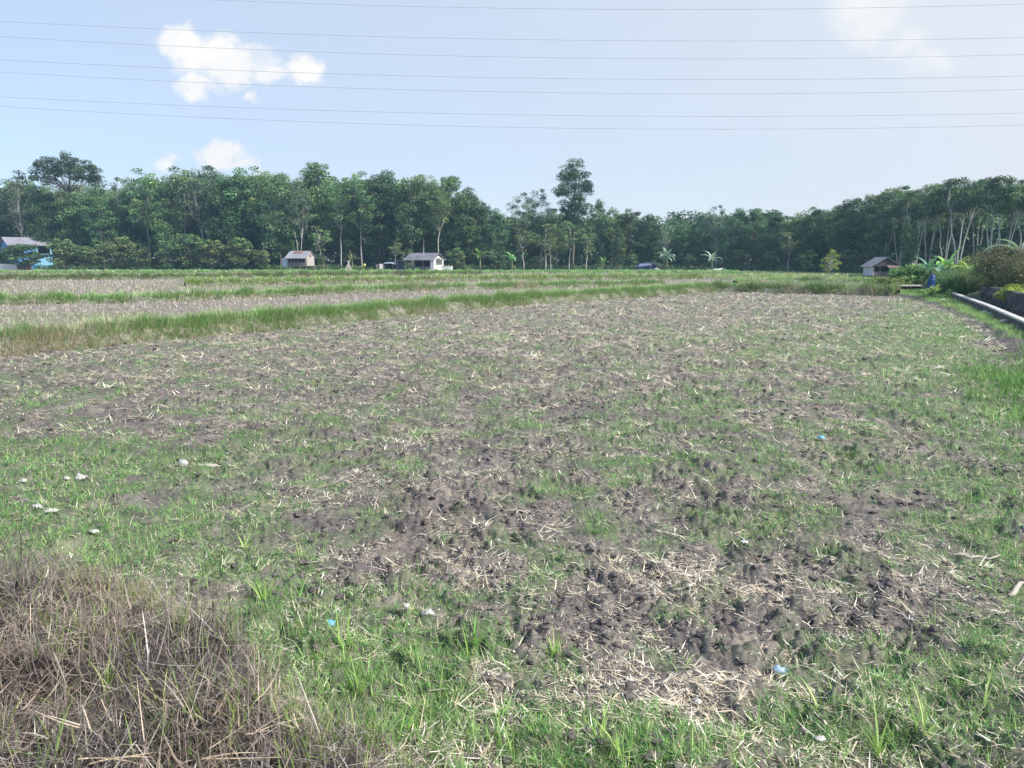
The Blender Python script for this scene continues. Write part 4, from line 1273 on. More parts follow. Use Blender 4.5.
def buildings():
    # blue house ---------------------------------------------------------
    Y = 190.0
    x0 = at(28, 262, Y)[0]
    e = empty('house', (x0, Y, 0), 0.86, (0.84, 0.98, 1.30))
    tag(e, 'small blue painted house with grey corrugated roof at the left edge', 'house')
    L, D = 5.6, 6.0
    w = MB(); w.box(-L, -L + .2, -3, 3, 0, 4.5); w.box(L - .2, L, -3, 3, 0, 4.5); w.box(-L + .2, L - .2, 2.8, 3, 0, 4.5)
    w.box(-L + .2, 1.2, -3, -2.8, 0, 4.5)
    w.face([(-L + .001, -3, 4.5), (-L + .001, 3, 4.5), (-L + .001, 0.0, 5.8)]); w.face([(L - .001, -3, 4.5), (L - .001, 3, 4.5), (L - .001, 0, 5.8)])
    w.build('wall', M['blue_wall'], e)
    f = MB(); f.box(1.2, L - .2, -3.02, -2.82, 0, 3.05); f.build('veranda_wall', M['cyan_wall'], e)
    for px in (1.3, 5.05):
        p = MB(); p.box(px, px + .5, -3.2, -3.03, 0, 4.4); p.build('column', M['cyan_wall'], e)
    d = MB(); d.box(1.2, L - .2, -1.4, -1.2, 0, 4.5); d.build('inner_wall', M['dark'], e)
    wd = MB(); wd.box(-4.5, -1.9, -3.06, -3.0, 2.4, 3.7); win = wd.build('window', M['dark'], e)
    r = MB(); r.slab([(-L - .6, 0, 6.1), (L + .5, 0, 6.1), (L + .5, -3.9, 4.62), (-L - .6, -3.9, 4.62)], .1); r.slab([(-L - .6, 0.02, 6.1), (L + .5, 0.02, 6.1), (L + .5, 3.9, 4.62), (-L - .6, 3.9, 4.62)], .1)
    rr = r.build('roof', M['fibre'], e)
    c = MB(); c.box(-L - .65, L + .55, -.18, .2, 6.05, 6.17); c.build('ridge_cap', M['zinc'], rr)
    m = MB(); m.tube([(3.0, 0.4, 5.8), (3.02, 0.4, 8.0)], [.04, .03], 5); m.tube([(2.6, .4, 7.8), (3.5, .4, 7.7)], [.03, .03], 4); m.build('antenna', M['wood'], e)
    # yard wall
    Yw = 176.0
    e = empty('yard_wall', (at(6, 262, Yw)[0], Yw, 0)); tag(e, 'low white yard wall beside the bushes at the left edge', 'wall')
    b = MB(); b.box(-2.4, 2.2, 0, .2, 0, 1.5); b.build('panel', M['white_wall'], e)
    for k in (-2.5, 2.2):
        b = MB(); b.box(k, k + .25, -.05, .25, 0, 1.7); b.build('post', M['white_wall'], e)
    e = empty('fence_panel', (at(22, 262, Yw)[0], Yw + .4, 0)); tag(e, 'red brown sheet fence panel between white yard wall and blue house', 'fence')
    b = MB()
    for k in range(12): b.box(-1.8 + k * .3, -1.8 + k * .3 + .26, 0.02 * (k % 2), .06 + .02 * (k % 2), 0, 1.15 + .12 * math.sin(k * 2.1))
    b.build('sheets', M['red_brown'], e)
    b = MB(); b.box(-1.8, 1.8, .09, .15, .3, .4); b.box(-1.8, 1.8, .09, .15, .85, .95); b.build('rail', M['wood'], e)

    # stilt hut -----------------------------------------------------------
    Y = 170.0
    e = empty('stilt_hut', (at(301, 262, Y)[0], Y, 0), -0.30)
    tag(e, 'small pale hut on stilts with a grey patched roof', 'hut')
    for sx in (-2.3, -.8, .8, 2.3):
        for sy in (-1.5, 1.5):
            p = MB(); p.tube([(sx, sy, -.2), (sx, sy, 1.05)], [.09, .08], 6); p.build('stilt', M['wood'], e)
    b = MB(); b.box(-2.6, 2.6, -1.8, 1.8, 1.05, 1.17); b.build('platform', M['wood'], e)
    b = MB(); b.box(-2.5, 2.5, 1.55, 1.65, 1.172, 2.9); b.box(-2.5, -2.4, -1.6, 1.55, 1.172, 2.9); b.box(-2.4, 2.3, -1.65, -1.55, 1.172, 1.9); b.build('wall', M['plank'], e)
    b = MB(); b.box(-2.35, 2.3, -.9, -.8, 1.175, 2.9); b.build('inner_wall', M['dark'], e)
    for k in range(6):
        p = MB(); p.box(-2.38 + k * .9, -2.28 + k * .9, -1.66, -1.56, 1.902, 2.9); p.build('veranda_post', M['wood'], e)
    g = MB(); g.box(2.4, 2.5, -1.6, 1.5, 1.172, 2.9); n = len(g.v)
    g.slab([(2.4, -1.6, 2.9), (2.5, -1.6, 2.9), (2.5, 1.6, 2.9), (2.4, 1.6, 2.9)], .02)
    g.v += [(2.4, -1.6, 2.902), (2.4, 1.6, 2.902), (2.4, 0, 4.15), (2.5, -1.6, 2.902), (2.5, 1.6, 2.902), (2.5, 0, 4.15)]
    m_ = len(g.v) - 6
    for f_ in ((0, 1, 2), (3, 5, 4), (0, 2, 5, 3), (1, 4, 5, 2)): g.f.append(tuple(m_ + i for i in f_))
    g.build('gable_wall', M['cream_wall'], e)
    v = MB(); v.box(2.503, 2.53, -.5, .3, 3.0, 3.6); v.build('vent', M['red_brown'], e)
    r = MB(); r.slab([(-2.7, 0, 4.4), (2.75, 0, 4.4), (2.75, -2.3, 2.75), (-2.9, -2.3, 2.75)], .06); r.slab([(-2.7, .02, 4.4), (2.75, .02, 4.4), (2.75, 2.1, 2.8), (-2.7, 2.1, 2.8)], .06)
    rf = r.build('roof', M['zinc'], e)
    q = MB(); q.slab([(-1.3, -.25, 4.30), (1.0, -.25, 4.30), (0.8, -.85, 3.87), (-1.5, -.85, 3.87)], .03); q.build('rust_patch', M['red_brown'], rf)
    s = MB(); s.box(-4.0, -2.62, -1.3, 1.0, .9, 2.7); s.build('side_room', M['pale_tarp'], e)
    s = MB(); s.slab([(-4.15, -1.45, 2.72), (-2.6, -1.45, 2.95), (-2.6, 1.2, 2.95), (-4.15, 1.2, 2.72)], .05); s.build('side_roof', M['white_wall'], e)
    for sx in (-3.9, -2.9):
        p = MB(); p.tube([(sx, -1.2, -.2), (sx, -1.2, .9)], [.08, .08], 6); p.build('stilt', M['wood'], e)

    # open shed ------------------------------------------------------------
    Y = 168.0
    e = empty('shed', (at(424, 262, Y)[0], Y, 0), -0.42)
    tag(e, 'open fronted shed with grey sheet roof and white gable wall', 'shed')
    g = MB(); g.box(3.6, 3.75, -2.2, 2.2, 0, 2.35)
    m_ = len(g.v)
    g.v += [(3.6, -2.2, 2.352), (3.6, 2.2, 2.352), (3.6, 0, 3.3), (3.75, -2.2, 2.352), (3.75, 2.2, 2.352), (3.75, 0, 3.3)]
    for f_ in ((0, 1, 2), (3, 5, 4), (0, 2, 5, 3), (1, 4, 5, 2), (0, 3, 4, 1)): g.f.append(tuple(m_ + i for i in f_))
    g.box(2.9, 3.6, -2.2, -2.05, 0, 2.35)
    g.build('gable_wall', M['white_wall'], e)
    v = MB(); v.box(3.753, 3.78, -.8, .8, 2.45, 2.8); v.build('vent', M['rust'], e)
    b = MB(); b.box(-3.6, 3.6, 2.05, 2.2, 0, 2.35); b.build('back_wall', M['dark'], e)
    b = MB(); b.box(-2.0, 2.9, -2.12, -2.05, 0.35, .95); b.build('front_rail', M['plank'], e)
    b = MB(); b.box(-.8, 1.6, -1.2, .6, 0, .9); b.build('bench', M['plank'], e)
    for sx in (-3.5, -1.2, 1.0, -5.6):
        p = MB(); p.tube([(sx, -2.1, -.2), (sx, -2.1, 2.2)], [.08, .07], 6); p.build('post', M['wood'], e)
    r = MB(); r.slab([(-3.4, 0, 3.95), (4.0, 0, 3.95), (4.2, -2.9, 2.35), (-3.9, -2.9, 2.35)], .06); r.slab([(-3.4, .02, 3.95), (4.0, .02, 3.95), (4.2, 2.9, 2.35), (-3.9, 2.9, 2.35)], .06)
    r.build('roof', M['zinc_dark'], e)
    r = MB(); r.slab([(-6.0, -2.7, 2.15), (-3.6, -2.85, 2.4), (-3.4, 1.8, 2.75), (-6.0, 1.5, 2.3)], .05); r.build('side_roof', M['zinc'], e)
    r = MB(); r.slab([(3.79, -1.3, 2.6), (5.0, -1.3, 2.45), (5.0, 1.5, 2.45), (3.79, 1.5, 2.6)], .05); r.build('eave_sheet', M['zinc'], e)
    # white box wall
    e = empty('water_tank', (at(447, 262, 163)[0], 163, 0), -.1)
    tag(e, 'low white walled tank right of the open shed', 'tank')
    b = MB(); b.box(-1.1, 1.1, -.7, -.55, 0, 1.05); b.box(-1.1, 1.1, .55, .7, 0, 1.05); b.box(-1.1, -.95, -.55, .55, 0, 1.05); b.box(.95, 1.1, -.55, .55, 0, 1.05); b.build('wall', M['white_wall'], e)
    b = MB(); b.box(-1.16, 1.16, -.76, -.5, 1.052, 1.12); b.box(-1.16, 1.16, .5, .76, 1.052, 1.12); b.build('rim', M['concrete'], e)

    # tarp shelters ----------------------------------------------------------
    Y = 170.0
    def tarp_shelter(px, w, d, h, matn, label, clothmat, rz=0.0, slope=.25, name='tarp_shelter'):
        e = empty(name, (at(px, 262, Y)[0], Y, 0), rz); tag(e, label, 'shelter')
        for sx in (-w / 2, w / 2):
            for sy in (-d / 2, d / 2):
                p = MB(); p.tube([(sx * .92, sy * .92, -.1), (sx * .92, sy * .92, h + (slope if sy > 0 else 0) - .04)], [.05, .045], 6); p.build('post', M['wood'], e)
        V = MB(); n = 8
        grid = [[(-w / 2 + w * i / n, -d / 2 + d * j / n, h + slope * j / n + .12 * math.sin(PI * i / n) + .05 * math.sin(i * 2.3 + j)) for i in range(n + 1)] for j in range(n + 1)]
        for j in range(n):
            for i in range(n):
                V.face([grid[j][i], grid[j][i + 1], grid[j + 1][i + 1], grid[j + 1][i]])
        o = V.build('tarp', M[matn], e, True)
        sm = o.modifiers.new('thick', 'SOLIDIFY'); sm.thickness = .02
        if clothmat:
            c = MB()
            for i in range(10):
                x1 = -w * .45 + w * .9 * i / 10; x2 = -w * .45 + w * .9 * (i + 1) / 10
                c.face([(x1, d * .3 + .05 * math.sin(i * 1.9), .1), (x2, d * .3 + .05 * math.sin(i * 1.9 + 1.9), .1), (x2, d * .3, h * .95), (x1, d * .3, h * .95)])
            c.build('hanging_sheet', M[clothmat], e)
        return e
    tarp_shelter(389, 2.3, 2.0, 1.55, 'pale_tarp', 'low shelter roofed with pale blue sheet left of the open shed', 'dark')  # rear sheet takes the near-black colour painted for interior shade
    tarp_shelter(398, 2.4, 2.2, 1.3, 'blue_tarp', 'low shelter covered with dark blue tarp beside the open shed', 'blue_tarp')
    # clothes / sheets on a line
    e = empty('hanging_sheet', (at(381, 262, 169)[0], 169, 0)); tag(e, 'white sheet hung up left of the pale blue shelter', 'sheet')
    c = MB(); c.box(-.35, .35, 0, .03, .45, 1.5); c.build('sheet', M['white_wall'], e)
    c = MB(); c.tube([(-.4, .05, -.1), (-.4, .05, 1.6)], [.04, .04], 5); c.tube([(.4, .05, -.1), (.4, .05, 1.6)], [.04, .04], 5); c.tube([(-.4, .05, 1.53), (.4, .05, 1.53)], [.02, .02], 5); c.build('frame', M['wood'], e)
    e = empty('rusty_sheet', (at(377, 262, 169.5)[0], 169.5, 0)); tag(e, 'rusty upright sheet left of the hung white sheet', 'sheet')
    c = MB(); c.box(-.25, .25, 0, .04, 0, 1.45); c.build('sheet', M['rust'], e)
    e = empty('yellow_container', (at(364.5, 262, 168)[0], 168, 0)); tag(e, 'yellow plastic container on a stake near the spiky leafed plant', 'container')
    c = MB(); c.tube([(0, 0, 1.0), (0, 0, 1.08), (0, 0, 1.45), (0, 0, 1.52), (0, 0, 1.6)], [.2, .26, .26, .12, .08], 10); c.build('body', M['yellow'], e, True)
    c = MB(); c.tube([(0, 0, -.1), (0, 0, 1.0)], [.04, .035], 5); c.build('stake', M['wood'], e)
    # pen frame and leaning poles
    e = empty('pole_frame', (at(322, 262, 166)[0], 166, 0)); tag(e, 'low frame of pale poles right of the stilt hut', 'frame')
    for sx in (-1.4, -.5, .3, 1.2):
        p = MB(); p.tube([(sx, 0, -.1), (sx + .05, 0, 1.35 + .15 * math.sin(sx * 5))], [.06, .05], 5); p.build('post', M['wood'], e)
    p = MB(); p.tube([(-.55, 0, 1.2), (1.3, 0, 1.25)], [.045, .045], 5); p.build('rail', M['wood'], e)
    e = empty('leaning_poles', (at(348, 262, 166)[0], 166, 0)); tag(e, 'tepee of leaning pale poles under the spiky leafed plant', 'poles')
    for a_, b_ in ((-.75, .25), (-.45, .3), (.5, .05), (.9, -.2), (0.1, .2)):
        p = MB(); p.tube([(a_, -.3 * b_, -.1), (b_, .1, 2.2)], [.1, .07], 5); p.build('pole', M['bark_pale'], e)

    # blue roofed shelter ----------------------------------------------------
    Y = 171.0
    e = empty('field_shelter', (at(649, 262, Y)[0], Y, 0), .15); tag(e, 'small shelter with blue tarp roof in front of the middle trees', 'shelter')
    for sx in (-2.6, 0, 2.2):
        for sy in (-1, 1):
            p = MB(); p.tube([(sx, sy, -.1), (sx, sy, 1.35)], [.06, .05], 6); p.build('post', M['wood'], e)
    r = MB(); r.slab([(-2.9, -1.4, .95), (.2, -1.4, 1.3), (.5, .3, 1.8), (-2.2, .3, 1.55)], .04); r.build('front_tarp', M['mauve_tarp'], e)
    r = MB(); r.slab([(-1.2, -.2, 1.95), (1.6, -.5, 1.9), (2.9, -1.3, 1.3), (2.9, 1.4, 1.2), (-1.0, 1.4, 1.75)][:4], .04); r.build('roof_tarp', M['pale_tarp'], e)
    b = MB(); b.box(-2.4, 2.0, .9, 1.0, 0, 1.3); b.build('back_wall', M['blue_tarp'], e)
    b = MB(); b.tube([(.9, -.9, .25), (1.6, -.9, .35), (2.2, -.9, .2)], [.2, .28, .15], 8); o = b.build('feed_sack', M['white_pl'], None, True)
    o.location = e.location; tag(o, 'white sack lying under the right end of the blue roofed shelter', 'sack')
    for i, (px, lab) in enumerate([(711.5, 'small white sack at the left of the pair before the treeline'), (717.5, 'bigger white sack with upright corner before the treeline')]):
        Yb = 150.0
        o = MB(); k = .7 + .6 * i
        o.tube([(-.9 * k, 0, .12), (-.4 * k, 0, .3 * k), (.3 * k, .05, .28 * k), (.85 * k, 0, .55 * k)], [.12 * k, .26 * k, .24 * k, .08 * k], 8)
        ob = o.build('sack', M['white_pl'], None, True); ob.location = (at(px, 262, Yb)[0], Yb, 0); tag(ob, lab, 'sack')

    # dark hut ----------------------------------------------------------------
    Y = 97.0
    x0 = at(881, 262, Y)[0]
    e = empty('wooden_hut', (x0, Y, 0), -0.10 + PI / 2 - 1.15)
    e.rotation_euler = (0, 0, -0.12); e.scale = (.8, .8, .86)
    tag(e, 'dark wooden hut with grey roof and slatted veranda on the right', 'hut')
    # ridge along local y; gable to the camera
    W_, D_ = 1.85, 2.4
    b = MB(); b.box(-W_, -W_ + .1, -D_, D_, .35, 1.75); b.build('side_wall', M['white_wall'], e)
    b = MB(); b.box(W_ - .1, W_, -D_, D_, .35, 1.75); b.box(-W_ + .1, W_ - .1, D_ - .1, D_, .35, 1.75); b.build('back_wall', M['plank_dark'], e)
    b = MB(); b.box(-W_ + .12, W_ - .12, -D_ + .9, -D_ + 1.0, .35, 1.75); b.box(-1.72, 1.72, -D_ + .905, -D_ + .995, 1.752, 1.9); b.build('inner_wall', M['dark'], e)
    g = MB(); g.v += [(-W_, -D_ + .05, 1.75), (W_ + .2, -D_ + .05, 1.75), (0.0, -D_ + .05, 2.95), (-W_, -D_ - .03, 1.75), (W_ + .2, -D_ - .03, 1.75), (0.0, -D_ - .03, 2.95)]
    g.f += [(0, 1, 2), (3, 5, 4), (0, 2, 5, 3), (1, 4, 5, 2), (0, 3, 4, 1)]; g.build('gable', M['plank_dark'], e)
    b = MB(); b.slab([(0.1, -D_ - .06, 1.95), (1.9, -D_ - .06, 1.95), (2.05, -D_ - .7, 1.55), (.1, -D_ - .7, 1.55)], .04); b.build('awning', M['rust'], e)
    b = MB(); b.box(-W_ - .1, W_ + .1, -D_ - .1, D_ + .1, .22, .345); b.build('floor', M['plank_dark'], e)
    b = MB()
    for k in range(20): b.box(-W_ + .12 + k * .18, -W_ + .12 + k * .18 + .13, -D_ - .02, -D_ + .02, .36, .98)
    b.box(-W_, W_, -D_ - .05, -D_ - .022, .9, .98); b.box(-W_, W_, -D_ - .05, -D_ - .022, .45, .52)
    b.build('veranda_rail', M['plank'], e)
    for sx in (-W_ + .06, -.9, W_ - .06):
        p = MB(); p.box(sx - .05, sx + .05, -D_ - .05, -D_ + .05, .985, 1.745); p.build('post', M['plank_dark'], e)
    for sx in (-1.7, 0, 1.7):
        for sy in (-2.2, 2.2):
            p = MB(); p.box(sx - .07, sx + .07, sy - .07, sy + .07, -.2, .218); p.build('stilt', M['wood'], e)
    r = MB(); r.slab([(0, -D_ - .35, 3.12), (0, D_ + .3, 3.12), (-W_ - .55, D_ + .3, 1.68), (-W_ - .55, -D_ - .35, 1.68)], .05); r.slab([(0.02, -D_ - .35, 3.12), (0.02, D_ + .3, 3.12), (W_ + .55, D_ + .3, 1.68), (W_ + .55, -D_ - .35, 1.68)], .05)
    r.build('roof', M['zinc_dark'], e)
    return


def rock_wall():
    """low channel wall with a pale cap, the stone wall across the channel, the small culvert"""
    P = np.array(WALL)
    seg = np.hypot(*np.diff(P, axis=0).T); cum = np.concatenate([[0], np.cumsum(seg)])
    n = 60
    s = np.linspace(0, cum[-1], n)
    x = np.interp(s, cum, P[:, 0]); y = np.interp(s, cum, P[:, 1])
    tx, ty = np.gradient(x), np.gradient(y); tl = np.hypot(tx, ty); nx, ny = -ty / tl, tx / tl     # away from the field
    def strip(a0, a1, z0, z1, name, mat, parent, rough=0.0, seed=0, off=0.0, m=4):
        rng = np.random.default_rng(seed)
        rows = []
        for k in range(m + 1):
            t = k / m; rows.append((a0 * np.ones(n), z0 + (z1 - z0) * t))
        rows2 = rows + [(a1 * np.ones(n), z1 + 0 * s)] + [(a1 * np.ones(n), z0 + 0 * s)]
        V = []
        for i, (a, z) in enumerate(rows2):
            jit = rough * rng.normal(size=n) if 0 < i <= m else 0
            V.append(np.stack([x + nx * (a + off + jit), y + ny * (a + off + jit), z + rough * .5 * rng.normal(size=n) * (i >= m) + 0 * s], -1))
        V = np.stack(V, 1); mm = V.shape[1]
        i = np.arange(n - 1)[:, None] * mm; j = np.arange(mm)[None, :]; jn = (j + 1) % mm
        q = np.stack([i + j, i + mm + j, i + mm + jn, i + jn], -1).reshape(-1, 4)
        caps = []
        me = build_mesh(name, V.reshape(-1, 3), q, None, smooth=False)
        # end caps
        bmv = [tuple(v) for v in V[0]], [tuple(v) for v in V[-1]]
        mb = MB(); mb.v = [tuple(v) for v in V.reshape(-1, 3)]; mb.f = [tuple(int(k) for k in f) for f in q] + [tuple(range(mm)), tuple((n - 1) * mm + k for k in reversed(range(mm)))]
        return mb.build(name, mat, parent)
    e = empty('channel_wall', (0, 0, 0)); tag(e, 'low dark channel wall with a pale concrete cap along the right verge', 'wall')
    strip(0.0, 0.17, -0.45, 0.385, 'wall_face', M['stone'], e, 0.010, 1)
    strip(-0.02, 0.19, 0.388, 0.45, 'cap', M['concrete'], e, 0.0, 2, m=1)
    e = empty('stone_wall', (0, 0, 0)); tag(e, 'rough dark stone wall on the far bank of the channel', 'wall')
    strip(0.0, 0.4, -0.5, 0.85, 'wall_face', M['stone'], e, 0.06, 3, off=1.35)
    # culvert
    x0, y0 = at(912, 262, 53.5)[0], 53.5
    e = empty('culvert', (x0, y0, 0), -0.05); tag(e, 'small concrete culvert with dark opening beside the far bund', 'culvert')
    b = MB(); b.box(-.95, .95, -.4, .4, .42, .5); b.build('slab', M['concrete'], e)
    b = MB(); b.box(-.95, -.7, -.35, .4, -.2, .418); b.box(.7, .95, -.35, .4, -.2, .418); b.box(-.7, .7, .3, .4, -.2, .418); b.build('side_wall', M['stone'], e)
    # blue post
    x0, y0 = at(933.5, 262, 43.2)[0], 43.2
    e = empty('wrapped_post', (x0, y0, 0.0)); tag(e, 'upright post wrapped in dark blue plastic among the banana plants', 'post')
    rng = random.Random(3)
    b = MB(); zz = [0.1, .35, .6, .85, 1.1, 1.3, 1.42]; rr = [.12, .17, .2, .19, .2, .15, .09]
    b.tube([(rng.uniform(-.02, .02), rng.uniform(-.02, .02), z) for z in zz], rr, 9); b.build('plastic_wrap', M['post_blue'], e)
    b = MB(); b.tube([(0, 0, -.1), (0, 0, 1.62)], [.05, .05], 7); b.build('post', M['bark'], e)
    # stones and broken slabs at the foot of the wall
    rng = np.random.default_rng(8)
    for i, (px, py, sz, lab) in enumerate([(985, 317, .22, 'pale broken stone at the foot of the channel wall'), (991, 319, .16, 'small flat stone beside the pale broken one'), (1000, 322, .24, 'grey rubble lump under the channel cap'),
                                           (942, 304, .2, 'flat pale stone in the grass at the channel end'), (1004, 328, .18, 'brown stone below the rubble lump')]):
        X, Y = gr(px, py)
        ob = rock(sz, 40 + i, 'concrete' if i in (0, 1, 3) else 'bark_clod'); ob.name = 'stone'
        ob.location = (X, Y, float(H(np.array([X]), np.array([Y]))[0]) + .03); tag(ob, lab, 'stone', 'stones by the channel wall')


def rock(sz, seed, mat, flat=.5):
    rng = np.random.default_rng(seed)
    import bmesh
    bm = bmesh.new(); bmesh.ops.create_icosphere(bm, subdivisions=2, radius=1)
    for v in bm.verts:
        n = 1 + .22 * float(perlin(np.array([v.co.x * 1.6 + seed]), np.array([v.co.y * 1.6 + v.co.z * 1.3]), seed)[0]) + rng.normal() * .03
        v.co = Vector((v.co.x * sz * n, v.co.y * sz * .7 * n, v.co.z * sz * flat * n))
    me = bpy.data.meshes.new('stone'); bm.to_mesh(me); bm.free()
    return link('stone', me, M[mat])


def litter():
    def scrap(px, py, w, d, h, mat, label, seed, cat='plastic scrap', name='plastic_scrap', rz=0):
        rng = np.random.default_rng(seed)
        X, Y = gr(px, py)
        n = 9
        u = np.linspace(-1, 1, n)
        V = MB(); G = []
        for j in range(n):
            row = []
            for i in range(n):
                rr = 1 + .25 * float(perlin(np.array([i * .6 + seed]), np.array([j * .6]), seed)[0])
                z = h * (0.9 * abs(float(perlin(np.array([u[i] * 1.7 + seed * 3.1]), np.array([u[j] * 1.7]), seed)[0])) + .5 * (1 - u[i] ** 2) * (1 - u[j] ** 2)) + .015 * h * rng.normal()
                k = 1 - .3 * abs(u[i] * u[j])
                row.append((u[i] * w / 2 * rr * k, u[j] * d / 2 * rr * k, z))
            G.append(row)
        V.v = [p for r in G for p in r]
        V.f = [(j * n + i, j * n + i + 1, (j + 1) * n + i + 1, (j + 1) * n + i) for j in range(n - 1) for i in range(n - 1)]
        o = V.build(name, M[mat], None, True)
        sm = o.modifiers.new('thick', 'SOLIDIFY'); sm.thickness = .002
        zz = float(np.max(H(np.array([X, X - w / 3, X + w / 3, X, X]), np.array([Y, Y, Y, Y - d / 3, Y + d / 3]))))
        o.location = (X, Y, zz + .012); o.rotation_euler = (0.15, 0.05, rz)
        tag(o, label, cat)
        return o
    e = rock(.055, 71, 'white_pl', .85); X, Y = gr(183, 463); e.location = (X, Y, float(H(np.array([X]), np.array([Y]))[0]) + .04); e.name = 'plastic_ball'
    tag(e, 'round white lump of plastic on the soil at the left', 'plastic')
    scrap(207, 464, .30, .06, .03, 'bark_clod', 'flat pale bark strip right of the round white lump', 2, 'bark strip', 'bark_strip', .05)
    scrap(23, 481, .09, .06, .04, 'white_pl', 'small white scrap farthest left in the grass', 3)
    scrap(67, 480, .07, .05, .04, 'white_pl', 'small white scrap beside the pale green crumpled one', 4)
    scrap(81, 478, .13, .09, .06, 'white_pl', 'crumpled pale scrap, largest of the left group', 5)
    scrap(38, 509, .10, .06, .05, 'white_pl', 'white scrap with folded tip near the left edge', 6)
    scrap(52, 513, .13, .05, .03, 'concrete', 'greyish strip of plastic beside the folded white scrap', 7, rz=.5)
    scrap(94, 538, .09, .05, .03, 'white_pl', 'white scrap lying nearest the dead grass heap', 8)
    scrap(329, 628, .075, .085, .03, 'wrap_blue', 'torn light blue wrapper lying in the green grass', 9, 'wrapper', 'wrapper', .4)
    scrap(428, 617, .09, .04, .045, 'white_pl', 'white scrap in the grass right of the blue wrapper', 10)
    scrap(407, 614, .04, .04, .03, 'concrete', 'tiny grey scrap left of the white one', 11)
    scrap(821, 441, .10, .08, .05, 'wrap_blue', 'pale blue scrap in the middle of the right half of the field', 12, 'wrapper', 'wrapper')
    scrap(781, 667, .10, .05, .035, 'pale_tarp', 'crumpled bluish grey film in the lower right soil', 13, rz=-.5)
    scrap(744, 541, .07, .04, .03, 'white_pl', 'small white scrap on the bare right hand soil', 14)
    scrap(697, 706, .05, .035, .03, 'white_pl', 'small white scrap low in the middle of the soil', 15)
    scrap(820, 739, .06, .03, .02, 'white_pl', 'thin white flake near the bottom edge', 16)
    # cut stalks lying about
    def stalk(px, py, L, az, r, label, seed):
        rng = random.Random(seed)
        X, Y = gr(px, py)
        n = 6; pts = []
        for k in range(n):
            t = k / (n - 1) - .5
            xx, yy = X + math.cos(az) * L * t + rng.uniform(-.006, .006), Y + math.sin(az) * L * t + rng.uniform(-.006, .006)
            pts.append((xx - X, yy - Y, float(H(np.array([xx]), np.array([yy]))[0]) + .022))
        b = MB(); b.tube(pts, [r * .6, r, r * 1.15, r, r * .8, r * .4], 6)
        o = b.build('stalk', M['bark_clod'], None, True); o.location = (X, Y, 0); tag(o, label, 'stalk')
    stalk(1016, 592, .28, .7, .016, 'thick pale stalk at the right edge of the soil', 1)
    stalk(1020, 535, .20, 1.9, .014, 'pale stalk leaning on a clod above the thick one', 2)
    stalk(975, 556, .36, -.05, .010, 'long brown stalk bundle lying across at the right', 3)
    stalk(836, 606, .14, -.4, .007, 'short pale stalk in the right of the field', 4)
    stalk(905, 618, .16, -.9, .007, 'bent short stalk lying in the lower right soil', 5)
    stalk(655, 591, .13, 1.4, .007, 'upright looking pale stalk on the middle soil', 6)
    # seedlings
    for i, (px, py, h, lab) in enumerate([(553, 660, .17, 'upright bright green seedling in the middle of the near soil'), (476, 650, .2, 'tall bladed weed in the grass left of the seedling'),
                                          (880, 470, .16, 'young weed with broad blades in the right of the field')]):
        rng = np.random.default_rng(300 + i)
        X, Y = gr(px, py)
        B = Bag(); k = 7
        B.add(*blades(np.tile([[0, 0, -.01]], (k, 1)) + rng.normal(size=(k, 3)) * .004, rng.random(k) * 6.28, np.abs(rng.normal(size=k)) * .3, h * (.7 + .5 * rng.random(k)), np.full(k, .012), .3 + rng.random(k), pal(rng, k, [(0.15, 0.29, 0.07), (0.22, 0.36, 0.10)], None), 5))
        o = link('weed', B.mesh('weed'), M['grass']); o.location = (X, Y, float(H(np.array([X]), np.array([Y]))[0])); tag(o, lab, 'weed')


def power_lines():
    Y = 95.0
    rows = [(-11, 8.3, 4, 'highest power line, partly above the picture'), (21.2, 39.3, 37.5, 'second power line from the top'), (36.5, 57, 54.5, 'third power line from the top'),
            (59.7, 77.8, 76, 'fourth power line from the top, through the lower cloud edge'), (72, 92, 89.5, 'fifth power line from the top'),
            (96.7, 114.7, 113, 'sixth power line, second from the bottom'), (106.3, 127.3, 125, 'lowest power line above the trees')]
    for i, (a, b, c, lab) in enumerate(rows):
        yy = Y + (0 if i % 2 == 0 else .0) + i * 0.0
        pts = [at(0, a, yy), at(512, b, yy), at(1024, c, yy)]
        X = np.array([p[0] for p in pts]); Z = np.array([p[2] for p in pts])
        co = np.polyfit(X, Z, 2)
        xs = np.linspace(-110, 110, 90)
        path = [(x, yy, float(np.polyval(co, x))) for x in xs]
        m = MB(); m.tube(path, [.021] * len(path), 5)
        tag(m.build('power_line', M['wire'], None, True), lab, 'power line', 'power lines crossing the sky')
    return


# ------------------------------------------------------------------ sky and light
SUN_EL, SUN_AZ = math.radians(41), math.radians(122)   # azimuth clockwise from +Y


def cloud_uv(px, py):
    a, y, z = ray(px, py)
    return a / y, z / y


